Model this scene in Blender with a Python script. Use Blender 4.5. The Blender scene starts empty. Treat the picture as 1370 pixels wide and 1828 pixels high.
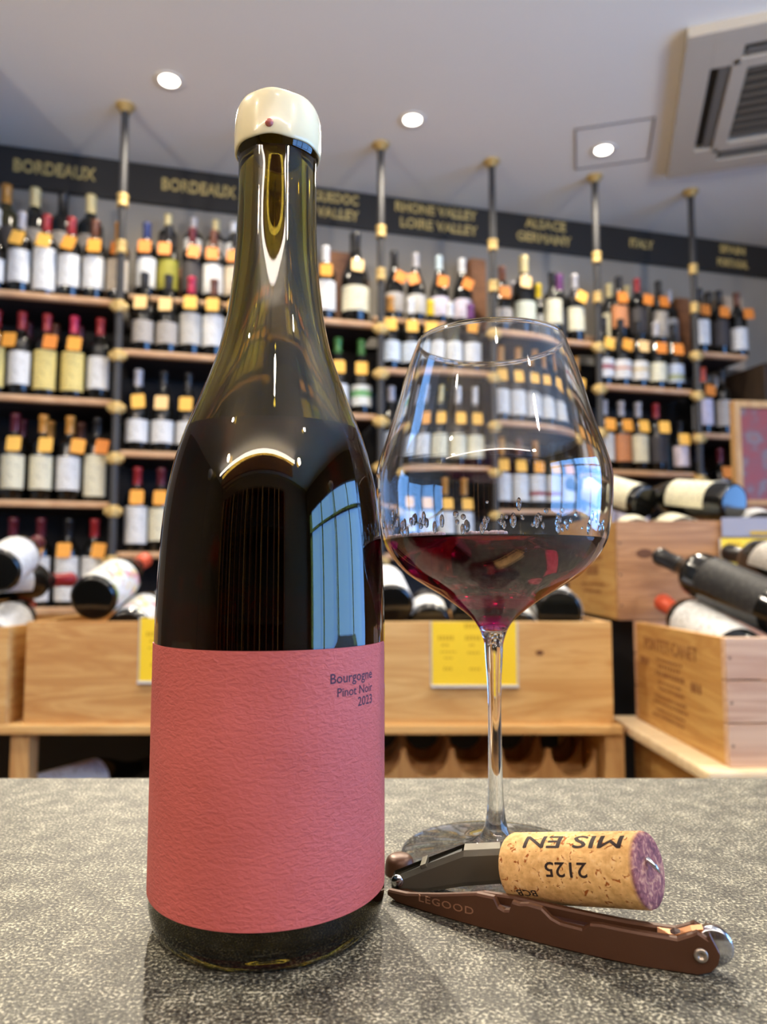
import bpy, bmesh, math, random
from mathutils import Vector, Matrix
random.seed(7)
C = bpy.context.scene.collection
PI = math.pi

# ------------------------------------------------------------------ camera, world, lights, exposure
ZC = 1.12                       # camera height; the counter top is at 1.00
F = 1300.0; TH = math.atan(106 / 1300)
cam = bpy.data.cameras.new('camera'); camo = bpy.data.objects.new('camera', cam); C.objects.link(camo)
cam.sensor_fit = 'VERTICAL'; cam.sensor_height = 36.0; cam.lens = F / 1828 * 36.0
cam.clip_start = 0.01
camo.location = (0, 0, ZC); camo.rotation_euler = (PI / 2 + TH, 0, 0)
cam.dof.use_dof = True; cam.dof.focus_distance = 0.262; cam.dof.aperture_fstop = 11.0
cam.dof.aperture_blades = 0
sc = bpy.context.scene
sc.camera = camo
sc.view_settings.view_transform = 'Standard'; sc.view_settings.look = 'None'
sc.view_settings.gamma = 1.0; sc.view_settings.use_curve_mapping = False
sc.view_settings.exposure = 0.0
sc.cycles.max_bounces = 14; sc.cycles.transmission_bounces = 14; sc.cycles.glossy_bounces = 5
sc.cycles.diffuse_bounces = 5; sc.cycles.transparent_max_bounces = 12
sc.cycles.sample_clamp_indirect = 6.0; sc.cycles.sample_clamp_direct = 0.0
sc.cycles.blur_glossy = 0.3

world = bpy.data.worlds.new('daylight'); sc.world = world; world.use_nodes = True
bg = world.node_tree.nodes['Background']; bg.inputs[0].default_value = (0.20, 0.46, 1.0, 1); bg.inputs[1].default_value = 9.0

CEIL = 1.66 + ZC
DOWN = [(-0.727, 2.342), (0.107, 2.557), (0.869, 2.75)]
DOWN_FILL = [(-1.2, 0.6), (0.1, 0.85), (1.3, 0.6), (-1.4, -0.7), (0.1, -0.75), (1.3, -0.8)]  # unseen downlights added as fill for the shelves and crate fronts
def lamp(kind, name, loc, energy, color, rot=(0, 0, 0), **kw):
    l = bpy.data.lights.new(name, kind); l.energy = energy; l.color = color
    for k, v in kw.items(): setattr(l, k, v)
    o = bpy.data.objects.new(name, l); C.objects.link(o); o.location = loc; o.rotation_euler = rot
    return o
WARM = (1.0, 0.88, 0.70)
for i, (x, y) in enumerate(DOWN):      # adjustable downlights: a soft wide spill and a beam turned towards the counter
    lamp('SPOT', 'downlight_spill', (x, y, CEIL - 0.02), 34, WARM, spot_size=math.radians(150), spot_blend=0.9, shadow_soft_size=0.03)
    d = Vector((0.02 - x, 0.28 - y, 1.0 - CEIL))
    o = lamp('SPOT', 'downlight_beam', (x, y, CEIL - 0.02), (360, 110, 120)[i], WARM, d.to_track_quat('-Z', 'Y').to_euler(), spot_size=math.radians(38), spot_blend=0.6, shadow_soft_size=0.022)
    o.data.cycles.is_caustics_light = True
for i, (x, y) in enumerate(DOWN_FILL):  # spots of the added out-of-view fill lights
    lamp('SPOT', 'downlight_beam', (x, y, CEIL - 0.02), (88, 42, 88, 26, 14, 26)[i], WARM, spot_size=math.radians(160), spot_blend=0.8, shadow_soft_size=0.04).data.cycles.is_caustics_light = i < 3

CEIL_FILL = [(-1.7, -0.5, 1.95), (1.9, -0.3, 1.95)]     # unseen lamps added to brighten the ceiling
for i, (x, y, z) in enumerate(CEIL_FILL):
    d = Vector(((-0.3, 0.7)[i] - x, 2.0 - y, CEIL - z))
    lamp('SPOT', 'uplighter_beam', (x, y, z + 0.05), (120, 120)[i], (1.0, 0.90, 0.76), d.to_track_quat('-Z', 'Y').to_euler(), spot_size=math.radians(95), spot_blend=1.0, shadow_soft_size=0.08)

# ------------------------------------------------------------------ projection helpers (photo pixel -> ray), used only to measure
ct, st = math.cos(TH), math.sin(TH)
def ray(px, py):
    x = (px - 685) / F; u = (914 - py) / F
    return Vector((x, ct - u * st, st + u * ct))
def at_y(px, py, Y):
    r = ray(px, py); k = Y / r.y; return Vector((r.x * k, Y, r.z * k + ZC))
SL = 0.26; NN = math.hypot(1, SL)
U = Vector((1 / NN, SL / NN, 0)); N = Vector((-SL / NN, 1 / NN, 0))
WROT = math.atan(SL)
def W(s, t, z=0.0):             # shelf-wall coordinates: s along the wall, t distance, z above the floor
    p = U * s + N * t; return Vector((p.x, p.y, z))
def s_at(px, py, t):
    r = ray(px, py); k = t / r.dot(N); p = r * k
    return p.dot(U)

# ------------------------------------------------------------------ materials
MC = {}
def lin(c):
    return tuple(((v / 255) / 12.92 if v / 255 <= 0.04045 else ((v / 255 + 0.055) / 1.055) ** 2.4) for v in c)
def newmat(name):
    m = bpy.data.materials.new(name); m.use_nodes = True
    nt = m.node_tree; return m, nt, nt.nodes['Principled BSDF']
def plain(name, rgb, rough=0.5, metal=0.0, spec=0.5, coat=0.0, trans=0.0, noise=0.06, scale=30.0, bump=0.0, bscale=200.0, emit=0):
    key = (name,)
    if key in MC: return MC[key]
    m, nt, b = newmat(name)
    col = lin(rgb)
    b.inputs['Base Color'].default_value = (*col, 1)
    if noise:
        tc = nt.nodes.new('ShaderNodeTexCoord'); n = nt.nodes.new('ShaderNodeTexNoise'); n.inputs['Scale'].default_value = scale; n.inputs['Detail'].default_value = 4
        r = nt.nodes.new('ShaderNodeMapRange'); r.inputs['To Min'].default_value = 1 - noise * 2; r.inputs['To Max'].default_value = 1 + noise
        mx = nt.nodes.new('ShaderNodeMix'); mx.data_type = 'RGBA'; mx.blend_type = 'MULTIPLY'; mx.inputs['Factor'].default_value = 1
        nt.links.new(tc.outputs['Object'], n.inputs['Vector']); nt.links.new(n.outputs['Fac'], r.inputs['Value'])
        mx.inputs['A'].default_value = (*col, 1); nt.links.new(r.outputs['Result'], mx.inputs['B'])
        nt.links.new(mx.outputs['Result'], b.inputs['Base Color'])
    if bump:
        tc = nt.nodes.new('ShaderNodeTexCoord'); n = nt.nodes.new('ShaderNodeTexNoise'); n.inputs['Scale'].default_value = bscale; n.inputs['Detail'].default_value = 5
        bp = nt.nodes.new('ShaderNodeBump'); bp.inputs['Strength'].default_value = bump; bp.inputs['Distance'].default_value = 0.001
        nt.links.new(tc.outputs['Object'], n.inputs['Vector']); nt.links.new(n.outputs['Fac'], bp.inputs['Height']); nt.links.new(bp.outputs['Normal'], b.inputs['Normal'])
    b.inputs['Roughness'].default_value = rough; b.inputs['Metallic'].default_value = metal
    b.inputs['Specular IOR Level'].default_value = spec; b.inputs['Coat Weight'].default_value = coat
    b.inputs['Transmission Weight'].default_value = trans
    if emit:
        b.inputs['Emission Color'].default_value = (*col, 1); b.inputs['Emission Strength'].default_value = emit
    MC[key] = m; return m

def ramp(nt, fac, stops):
    r = nt.nodes.new('ShaderNodeValToRGB'); e = r.color_ramp.elements
    while len(e) < len(stops): e.new(0.5)
    for k, (p, c) in enumerate(stops):
        e[k].position = p; e[k].color = (*lin(c), 1)
    nt.links.new(fac, r.inputs['Fac']); return r.outputs['Color']

def wood(name, light, dark, scale=3.0, axis=0, rough=0.55, knots=True, seed=0.0):
    if (name,) in MC: return MC[(name,)]
    m, nt, b = newmat(name)
    tc = nt.nodes.new('ShaderNodeTexCoord'); mp = nt.nodes.new('ShaderNodeMapping')
    s = [scale * 6] * 3; s[axis] = scale * 0.7
    mp.inputs['Scale'].default_value = s; mp.inputs['Location'].default_value = (seed, seed * 1.7, seed * 0.6)
    nt.links.new(tc.outputs['Object'], mp.inputs['Vector'])
    n = nt.nodes.new('ShaderNodeTexNoise'); n.inputs['Scale'].default_value = 1.6; n.inputs['Detail'].default_value = 6; n.inputs['Distortion'].default_value = 1.2
    nt.links.new(mp.outputs['Vector'], n.inputs['Vector'])
    w = nt.nodes.new('ShaderNodeMath'); w.operation = 'MULTIPLY'; w.inputs[1].default_value = 9; nt.links.new(n.outputs['Fac'], w.inputs[0])
    fr = nt.nodes.new('ShaderNodeMath'); fr.operation = 'PINGPONG'; fr.inputs[1].default_value = 1; nt.links.new(w.outputs[0], fr.inputs[0])
    n2 = nt.nodes.new('ShaderNodeTexNoise'); n2.inputs['Scale'].default_value = 2.2; n2.inputs['Detail'].default_value = 2; nt.links.new(tc.outputs['Object'], n2.inputs['Vector'])
    ad = nt.nodes.new('ShaderNodeMath'); ad.operation = 'MULTIPLY_ADD'; ad.inputs[1].default_value = 0.45; nt.links.new(fr.outputs[0], ad.inputs[0]); 
    m2 = nt.nodes.new('ShaderNodeMath'); m2.operation = 'MULTIPLY'; m2.inputs[1].default_value = 0.8; nt.links.new(n2.outputs['Fac'], m2.inputs[0]); nt.links.new(m2.outputs[0], ad.inputs[2])
    col = ramp(nt, ad.outputs[0], [(0.15, light), (0.55, tuple((a + c) / 2 for a, c in zip(light, dark))), (0.95, dark)])
    nt.links.new(col, b.inputs['Base Color']); b.inputs['Roughness'].default_value = rough
    bp = nt.nodes.new('ShaderNodeBump'); bp.inputs['Strength'].default_value = 0.15; bp.inputs['Distance'].default_value = 0.001
    nt.links.new(n.outputs['Fac'], bp.inputs['Height']); nt.links.new(bp.outputs['Normal'], b.inputs['Normal'])
    MC[(name,)] = m; return m

def paper(name, rgb, ink=None, bands=None):
    """printed bottle label: flat rows of print over paper; z runs up the label in object space"""
    if (name,) in MC: return MC[(name,)]
    m, nt, b = newmat(name); base = lin(rgb)
    tc = nt.nodes.new('ShaderNodeTexCoord'); sp = nt.nodes.new('ShaderNodeSeparateXYZ'); nt.links.new(tc.outputs['Object'], sp.inputs[0])
    mp = nt.nodes.new('ShaderNodeMapping'); mp.inputs['Scale'].default_value = (90, 90, 130); nt.links.new(tc.outputs['Object'], mp.inputs['Vector'])
    n = nt.nodes.new('ShaderNodeTexNoise'); n.inputs['Scale'].default_value = 1.5; n.inputs['Detail'].default_value = 3; nt.links.new(mp.outputs['Vector'], n.inputs['Vector'])
    gt = nt.nodes.new('ShaderNodeMath'); gt.operation = 'GREATER_THAN'; gt.inputs[1].default_value = 0.60; nt.links.new(n.outputs['Fac'], gt.inputs[0])
    ml = nt.nodes.new('ShaderNodeMath'); ml.operation = 'MULTIPLY'; ml.inputs[1].default_value = 0.55; nt.links.new(gt.outputs[0], ml.inputs[0])
    mx = nt.nodes.new('ShaderNodeMix'); mx.data_type = 'RGBA'; nt.links.new(ml.outputs[0], mx.inputs['Factor'])
    mx.inputs['A'].default_value = (*base, 1); mx.inputs['B'].default_value = (*lin(ink or (70, 66, 64)), 1)
    out = mx.outputs['Result']
    for (z0, z1, c) in (bands or []):
        a1 = nt.nodes.new('ShaderNodeMath'); a1.operation = 'GREATER_THAN'; a1.inputs[1].default_value = z0; nt.links.new(sp.outputs['Z'], a1.inputs[0])
        a2 = nt.nodes.new('ShaderNodeMath'); a2.operation = 'LESS_THAN'; a2.inputs[1].default_value = z1; nt.links.new(sp.outputs['Z'], a2.inputs[0])
        a3 = nt.nodes.new('ShaderNodeMath'); a3.operation = 'MULTIPLY'; nt.links.new(a1.outputs[0], a3.inputs[0]); nt.links.new(a2.outputs[0], a3.inputs[1])
        m2 = nt.nodes.new('ShaderNodeMix'); m2.data_type = 'RGBA'; nt.links.new(a3.outputs[0], m2.inputs['Factor']); nt.links.new(out, m2.inputs['A']); m2.inputs['B'].default_value = (*lin(c), 1)
        out = m2.outputs['Result']
    nt.links.new(out, b.inputs['Base Color']); b.inputs['Roughness'].default_value = 0.6
    MC[(name,)] = m; return m

# ------------------------------------------------------------------ mesh helpers
def link(name, me, mat=None, parent=None, loc=None, rot=None):
    if mat is not None and not me.materials: me.materials.append(mat)
    o = bpy.data.objects.new(name, me); C.objects.link(o)
    if parent is not None: o.parent = parent
    if loc is not None: o.location = loc
    if rot is not None: o.rotation_euler = rot
    return o
def tag(o, label=None, cat=None, group=None, kind=None):
    if label: o['label'] = label
    if cat: o['category'] = cat
    if group: o['group'] = group
    if kind: o['kind'] = kind
    return o
def empty(name, loc, rot=(0, 0, 0)):
    o = bpy.data.objects.new(name, None); C.objects.link(o); o.location = loc; o.rotation_euler = rot; o.empty_display_size = 0.02
    return o
def mesh(verts, faces, smooth=False, name='mesh'):
    me = bpy.data.meshes.new(name); me.from_pydata([tuple(v) for v in verts], [], faces)
    me.validate(); me.update()
    if smooth:
        me.polygons.foreach_set('use_smooth', [True] * len(me.polygons))
    return me
def fix_normals(me):
    bm = bmesh.new(); bm.from_mesh(me); bmesh.ops.recalc_face_normals(bm, faces=bm.faces); bm.to_mesh(me); bm.free(); me.update(); return me
def box_me(x0, x1, y0, y1, z0, z1, bev=0.0):
    bm = bmesh.new(); bmesh.ops.create_cube(bm, size=1)
    for v in bm.verts:
        v.co = ((x0 + x1) / 2 + v.co.x * (x1 - x0), (y0 + y1) / 2 + v.co.y * (y1 - y0), (z0 + z1) / 2 + v.co.z * (z1 - z0))
    if bev: bmesh.ops.bevel(bm, geom=list(bm.edges), offset=bev, segments=2, affect='EDGES', profile=0.6)
    me = bpy.data.meshes.new('box'); bm.to_mesh(me); bm.free(); return me
def lathe(profile, seg=48, smooth=True, close=False, a0=0.0, a1=2 * PI, sharp=None):
    full = abs(a1 - a0 - 2 * PI) < 1e-6
    vs, fs = [], []; cols = seg if full else seg + 1
    idx = []
    for (r, z) in profile:
        if r < 1e-7:
            vs.append((0, 0, z)); idx.append([len(vs) - 1] * cols)
        else:
            row = []
            for k in range(cols):
                a = a0 + (a1 - a0) * k / seg
                vs.append((r * math.cos(a), r * math.sin(a), z)); row.append(len(vs) - 1)
            idx.append(row)
    n = len(profile)
    for i in range(n if close else n - 1):
        A, B = idx[i], idx[(i + 1) % n]
        for k in range(seg):
            k2 = (k + 1) % cols
            q = [A[k], A[k2], B[k2], B[k]]
            q2 = []
            for v in q:
                if v not in q2: q2.append(v)
            if len(q2) > 2: fs.append(q2)
    me = mesh(vs, fs, smooth)
    if full: fix_normals(me)
    if sharp and smooth:
        me.set_sharp_from_angle(angle=math.radians(sharp))
    return me
def catmull(pts, sub=5):
    out = []
    n = len(pts)
    for i in range(n - 1):
        p0 = pts[max(i - 1, 0)]; p1 = pts[i]; p2 = pts[i + 1]; p3 = pts[min(i + 2, n - 1)]
        for k in range(sub):
            t = k / sub
            out.append(tuple(0.5 * ((2 * p1[j]) + (-p0[j] + p2[j]) * t + (2 * p0[j] - 5 * p1[j] + 4 * p2[j] - p3[j]) * t * t + (-p0[j] + 3 * p1[j] - 3 * p2[j] + p3[j]) * t ** 3) for j in range(len(p1))))
    out.append(tuple(pts[-1])); return out
def tube(path, r, seg=10, caps=True):
    path = [Vector(p) for p in path]; vs, fs = [], []
    up = Vector((0, 0, 1))
    for i, p in enumerate(path):
        d = (path[min(i + 1, len(path) - 1)] - path[max(i - 1, 0)]).normalized()
        a = d.cross(up); a = a.normalized() if a.length > 1e-4 else Vector((1, 0, 0)); b = d.cross(a)
        rr = r[i] if isinstance(r, (list, tuple)) else r
        for k in range(seg):
            t = 2 * PI * k / seg; vs.append(p + a * math.cos(t) * rr + b * math.sin(t) * rr)
    for i in range(len(path) - 1):
        for k in range(seg):
            k2 = (k + 1) % seg; fs.append([i * seg + k, i * seg + k2, (i + 1) * seg + k2, (i + 1) * seg + k])
    if caps:
        fs.append(list(range(seg))[::-1]); fs.append([(len(path) - 1) * seg + k for k in range(seg)])
    return fix_normals(mesh(vs, fs, True))
def prism(poly, y0, y1, smooth=False):
    """polygon in x-z extruded along y"""
    n = len(poly)
    vs = [(x, y0, z) for x, z in poly] + [(x, y1, z) for x, z in poly]
    fs = [list(range(n)), list(range(2 * n - 1, n - 1, -1))] + [[i, (i + 1) % n, n + (i + 1) % n, n + i] for i in range(n)]
    return fix_normals(mesh(vs, fs, smooth))
def join(mes):
    bm = bmesh.new()
    for me, mat in mes:
        n0 = len(bm.verts); bm.from_mesh(me); bm.verts.ensure_lookup_table()
        if mat is not None: bmesh.ops.transform(bm, matrix=mat, verts=bm.verts[n0:])
    out = bpy.data.meshes.new('joined'); bm.to_mesh(out); bm.free(); return out
def text_me(body, size, extrude=0.0, align='CENTER', spacing=1.0, xs=1.0, bold=0.0, sub=0):
    cu = bpy.data.curves.new('txt', 'FONT'); cu.body = body; cu.size = size; cu.extrude = extrude; cu.align_x = align; cu.align_y = 'CENTER'
    cu.space_character = spacing; cu.resolution_u = 3; cu.offset = bold
    o = bpy.data.objects.new('txt', cu); C.objects.link(o)
    bpy.context.view_layer.update()
    dg = bpy.context.evaluated_depsgraph_get()
    me = bpy.data.meshes.new_from_object(o.evaluated_get(dg))
    bpy.data.objects.remove(o)
    for v in me.vertices: v.co.x *= xs
    me.materials.clear()
    if sub:
        bm = bmesh.new(); bm.from_mesh(me); bmesh.ops.triangulate(bm, faces=bm.faces)
        for _ in range(3):
            es = [e for e in bm.edges if e.calc_length() > sub]
            if es: bmesh.ops.subdivide_edges(bm, edges=es, cuts=1); bmesh.ops.triangulate(bm, faces=bm.faces)
        bm.to_mesh(me); bm.free()
    return me
def strike(me, d):
    offs = [(0, 0), (d, 0), (-d, 0), (0, d), (0, -d)]
    return join([(me, Matrix.Translation((a_, b_, 0))) for a_, b_ in offs])
def along(d, roll=0.0):
    """rotation taking +Z to direction d"""
    d = Vector(d).normalized(); q = d.to_track_quat('Z', 'Y')
    return (q.to_matrix().to_4x4() @ Matrix.Rotation(roll, 4, 'Z')).to_euler()

# ------------------------------------------------------------------ colours
M_CEIL = plain('ceiling_paint', (236, 234, 226), 0.9, noise=0.02, scale=3)
M_WALL = plain('grey_wall_paint', (150, 145, 136), 0.85, noise=0.05, scale=6)
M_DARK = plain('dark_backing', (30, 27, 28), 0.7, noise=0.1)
M_BAND = plain('sign_black', (38, 37, 36), 0.45, noise=0.08, scale=12)
M_GOLD = plain('sign_gold', (238, 214, 140), 0.5, metal=0.0, noise=0.05)
M_PIPE = plain('black_pipe', (60, 60, 62), 0.5, metal=0.1, noise=0.1)
M_BRASS = plain('brass', (206, 176, 112), 0.5, metal=0.35, noise=0.05)
M_SHELF = wood('shelf_wood', (226, 190, 150), (188, 142, 102), 3, 0, 0.45)
M_PINE = wood('pine', (218, 178, 116), (176, 122, 66), 3.2, 0, 0.6)
M_PINE2 = wood('pine_light', (226, 192, 132), (190, 142, 82), 2.6, 0, 0.6, seed=3.1)
M_PINE3 = wood('pine_brown', (196, 152, 108), (140, 98, 66), 3.6, 0, 0.6, seed=7.3)
M_PINEP = wood('pine_pink', (226, 196, 164), (190, 148, 120), 2.2, 0, 0.6, seed=5.2)
M_PINEY = wood('pine_side', (216, 176, 106), (178, 126, 62), 3.0, 1, 0.6, seed=1.3)
M_PINEV = wood('pine_vertical', (214, 176, 118), (172, 124, 72), 3.0, 2, 0.6, seed=2.3)
M_CARD = wood('brown_case', (150, 104, 70), (108, 70, 46), 3, 0, 0.7)
M_STAMP = plain('stamp_ink', (150, 98, 52), 0.8, noise=0.2, scale=60)
M_GREENGLASS = plain('bottle_glass_dark', (14, 15, 14), 0.12, noise=0.0, spec=0.7)
M_OLIVE = plain('bottle_glass_olive', (52, 50, 22), 0.12, noise=0.0, spec=0.7)
M_YEL = plain('yellow_card', (246, 212, 50), 0.5, noise=0.02)
M_YEL2 = plain('yellow_print', (206, 168, 24), 0.6, noise=0.0)
M_CLEAR = plain('clear_holder', (205, 205, 205), 0.2, noise=0.0, coat=0.4)
M_BLACK = plain('black_metal', (20, 20, 21), 0.5, noise=0.05)
CAP = {k: plain('cap_' + k.replace(' ', '_'), v, 0.3, metal=0.15, noise=0.0) for k, v in {
    'red': (150, 38, 42), 'dark red': (92, 28, 38), 'gold': (196, 138, 60), 'black': (26, 25, 27), 'silver': (176, 174, 178), 'white': (222, 224, 226),
    'blue': (40, 52, 104), 'brown': (104, 62, 44), 'green': (74, 130, 66), 'yellow': (226, 196, 30), 'cream': (222, 206, 150), 'purple': (110, 60, 116),
    'pink': (190, 40, 74), 'orange red': (206, 84, 54), 'pale blue': (196, 214, 222)}.items()}
LAB = {k: paper('label_' + k.replace(' ', '_'), v) for k, v in {
    'white': (226, 228, 228), 'cream': (228, 224, 196), 'yellow': (228, 208, 128), 'grey': (176, 170, 162), 'pale blue': (210, 222, 232),
    'lilac': (206, 200, 216), 'beige': (206, 192, 170), 'orange': (206, 138, 92), 'pale green': (208, 214, 196), 'dark': (58, 54, 56), 'pink': (226, 212, 216)}.items()}
LAB['red striped'] = paper('label_red_striped', (226, 226, 226), bands=[(0.070, 0.088, (156, 60, 72))])
LAB['orange striped'] = paper('label_orange_striped', (230, 228, 224), bands=[(0.074, 0.084, (196, 120, 80))])
LAB['gold striped'] = paper('label_gold_striped', (230, 226, 214), bands=[(0.074, 0.086, (206, 180, 120))])
LAB['landscape'] = paper('label_landscape', (190, 200, 214), bands=[(0.045, 0.070, (150, 156, 120))])
LAB['green marked'] = paper('label_green_marked', (226, 230, 224), bands=[(0.070, 0.095, (110, 170, 110))])
LAB['flowered'] = paper('label_flowered', (234, 236, 232), ink=(150, 160, 90), bands=[])
def flowered():
    m = LAB['flowered']; nt = m.node_tree; b = nt.nodes['Principled BSDF']
    tc = nt.nodes.new('ShaderNodeTexCoord'); out = b.inputs['Base Color'].links[0].from_socket
    for sc_, off, col in ((38, 0, (150, 170, 96)), (44, 3.1, (214, 150, 160)), (52, 6.7, (232, 204, 120))):
        mp = nt.nodes.new('ShaderNodeMapping'); mp.inputs['Location'].default_value = (off, off, off); nt.links.new(tc.outputs['Object'], mp.inputs['Vector'])
        n = nt.nodes.new('ShaderNodeTexNoise'); n.inputs['Scale'].default_value = sc_; n.inputs['Detail'].default_value = 1; nt.links.new(mp.outputs['Vector'], n.inputs['Vector'])
        g = nt.nodes.new('ShaderNodeMapRange'); g.inputs['From Min'].default_value = 0.58; g.inputs['From Max'].default_value = 0.66; nt.links.new(n.outputs['Fac'], g.inputs['Value'])
        mx = nt.nodes.new('ShaderNodeMix'); mx.data_type = 'RGBA'; nt.links.new(g.outputs['Result'], mx.inputs['Factor']); nt.links.new(out, mx.inputs['A']); mx.inputs['B'].default_value = (*lin(col), 1); out = mx.outputs['Result']
    nt.links.new(out, b.inputs['Base Color'])
flowered()
LAB['black'] = paper('label_black', (22, 22, 24), ink=(70, 68, 66))
LAB['patterned'] = paper('label_patterned', (196, 194, 188), ink=(84, 84, 80))
LAB['yellow green'] = paper('label_yellow_green', (150, 146, 50), ink=(90, 70, 40))
TAGM = [plain('tag_orange', (240, 166, 62), 0.6, noise=0.05, scale=60), plain('tag_yellow', (246, 190, 84), 0.6, noise=0.05, scale=60),
        plain('tag_deep', (226, 136, 52), 0.6, noise=0.05, scale=60), plain('tag_pale', (248, 206, 140), 0.6, noise=0.04, scale=60)]

# ================================================================== THE ROOM
def struct(name, me, m, **k):
    o = link(name, me, m, **k); o['kind'] = 'structure'; return o
M_FLOOR = wood('floor_oak', (206, 178, 142), (170, 138, 104), 1.2, 1, 0.4)
struct('floor', box_me(-3.2, 3.4, -2.8, 4.2, -0.05, 0), M_FLOOR)
struct('ceiling', box_me(-3.2, 3.4, -2.8, 4.2, CEIL, CEIL + 0.05), M_CEIL)
def wall_quad(name, s0, s1, t0, t1, z0, z1, m, bev=0):
    o = link(name, box_me(s0, s1, t0, t1, z0, z1, bev), m, rot=(0, 0, WROT)); return o
wb = wall_quad('wall_back', -3.4, 4.2, 3.03, 3.10, 0, CEIL, M_WALL); wb['kind'] = 'structure'
wl = wall_quad('wall_left', -0.86, -0.80, 2.2, 3.03, 0, CEIL, plain('pale_blue_wall', (150, 156, 160), 0.8, noise=0.03)); wl['kind'] = 'structure'
M_OUT = plain('room_wall', (112, 98, 80), 0.85, noise=0.08, scale=3)
struct('wall_front', box_me(-3.2, 3.4, -2.85, -2.8, 0, CEIL), M_OUT)
struct('wall_side', box_me(-3.25, -3.2, -2.8, 4.2, 0, CEIL), M_OUT)
# right wall with the shop window that lights the room
WY0, WY1, WZ0, WZ1 = -2.5, 1.5, 0.55, 2.25
wr = empty('wall_right', (2.9, 0, 0)); wr['kind'] = 'structure'
for (a, b, c, d) in ((-2.8, WY0, 0, CEIL), (WY1, 4.2, 0, CEIL), (WY0, WY1, 0, WZ0), (WY0, WY1, WZ1, CEIL)):
    link('wall_panel', box_me(0, 0.08, a, b, c, d), M_OUT, parent=wr)
wf = link('window_1', box_me(-0.02, 0.06, WY0, WY1, WZ0 - 0.05, WZ0), M_BLACK, loc=(2.9, 0, 0)); wf['kind'] = 'structure'
for y in (WY0, -1.5, -0.5, 0.5, WY1):
    link('mullion', box_me(0.0, 0.05, y - 0.03, y + 0.03, WZ0, WZ1), M_BLACK, parent=wf)
link('transom', box_me(0.0, 0.05, WY0, WY1, 1.85, 1.9), M_BLACK, parent=wf)
# behind the camera: wooden bulkhead with a linear lamp along its top edge, dark shelving below
tr = struct('trim_1', box_me(-2.4, 1.1, -1.80, -1.76, 2.30, 2.60), wood('bulkhead_wood', (150, 104, 76), (104, 66, 46), 2, 0, 0.6))
ll = link('linear_lamp', box_me(-2.7, 1.25, -1.79, -1.73, 2.625, 2.675), plain('linear_lamp_glow', (255, 240, 228), 0.5, noise=0, emit=24))
tag(ll, 'long white linear lamp above the wooden bulkhead behind the counter', 'lamp')
dk = link('tall_cabinet', join([(box_me(-2.2, 0.8, -2.3, -2.26, 0, 2.1, 0.004), None)] + [(box_me(-2.2, 0.8, -2.26, -1.96, z, z + 0.03, 0.003), None) for z in (0.1, 0.6, 1.1, 1.6, 2.07)] + [(box_me(x, x + 0.03, -2.26, -1.96, 0, 2.1, 0.003), None) for x in (-2.2, -1.2, -0.2, 0.77)]), M_DARK)
for k in range(14):  # unseen slats added to put vertical streaks into the bottle reflections
    o = link('hanging_slat', box_me(0, 0.03, -1.95, -1.92, 0.05, 2.08, 0.002), M_CARD if k % 3 else M_PINEV, loc=(-2.15 + k * 0.22 + (k % 3) * 0.02, 0, 0)); o.parent = dk
tag(dk, 'dark open cabinet standing against the wall behind the viewer', 'cabinet')

bowl_me = lathe([(0.0, -0.05), (0.05, -0.045), (0.09, -0.01), (0.105, 0.03), (0.102, 0.03), (0.087, -0.008), (0.048, -0.041), (0, -0.046)], 32)
for i, (x, y, z) in enumerate(CEIL_FILL):  # bowls and stands for the added ceiling fill lamps
    e = empty('uplighter', (x, y, z - 0.03)); tag(e, ['white bowl uplighter on a stand left of the viewer', 'white bowl uplighter on a stand right of the viewer'][i], 'lamp', 'uplighters')
    link('shade', bowl_me, plain('lamp_plaster', (220, 214, 204), 0.6, noise=0), e); link('stand', lathe([(0, -z + 0.03), (0.12, -z + 0.03), (0.12, -z + 0.05), (0.012, -z + 0.06), (0.012, -0.049), (0, -0.049)], 24), M_BLACK, e)
# unseen globe lamps added behind the viewer as fill for ceiling and fronts
globe = plain('globe_glow', (255, 226, 190), 0.5, noise=0, emit=190)
for i, (x, y) in enumerate(((-1.25, -0.9), (0.95, -1.0))):
    e = empty('pendant_lamp', (x, y, 2.15))
    tag(e, ['round glowing pendant lamp behind the viewer on the left', 'round glowing pendant lamp behind the viewer on the right'][i], 'lamp', 'pendant lamps')
    bm = bmesh.new(); bmesh.ops.create_icosphere(bm, subdivisions=3, radius=0.05); me = bpy.data.meshes.new('g'); bm.to_mesh(me); bm.free(); link('globe', me, globe, e)
    link('cord', lathe([(0, 0.05), (0.003, 0.05), (0.003, CEIL - 2.15), (0, CEIL - 2.15)], 8), M_BLACK, e)
# ceiling downlights in view, then fixtures for the added fill lights
glow = plain('downlight_glow', (255, 244, 226), 0.5, noise=0, emit=18)
ring_me = lathe([(0.030, 0.0), (0.048, 0.0), (0.050, -0.002), (0.048, -0.005), (0.032, -0.003)], 32, close=True)
disc_me = lathe([(0.0, -0.0025), (0.031, -0.0025), (0.031, 0.0), (0, 0.0)], 32, smooth=False)
M_RING = plain('lamp_ring', (226, 222, 214), 0.4, noise=0)
for i, (x, y) in enumerate(DOWN + DOWN_FILL):
    e = empty('ceiling_light', (x, y, CEIL))
    link('trim_ring', ring_me, M_RING, e); link('lamp_lens', disc_me, glow, e)
    if i < 3:
        tag(e, ['small round recessed ceiling light above the BORDEAUX signs', 'small round recessed ceiling light left of the access panel', 'small round recessed ceiling light within the access panel outline'][i], 'ceiling light', 'recessed ceiling lights')
    else:
        tag(e, ['recessed ceiling light far left of the counter', 'recessed ceiling light straight above the counter', 'recessed ceiling light right of the counter', 'recessed ceiling light behind the viewer on the left', 'recessed ceiling light behind the viewer in the middle', 'recessed ceiling light behind the viewer on the right'][i - 3], 'ceiling light', 'ceiling lights out of view')

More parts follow.
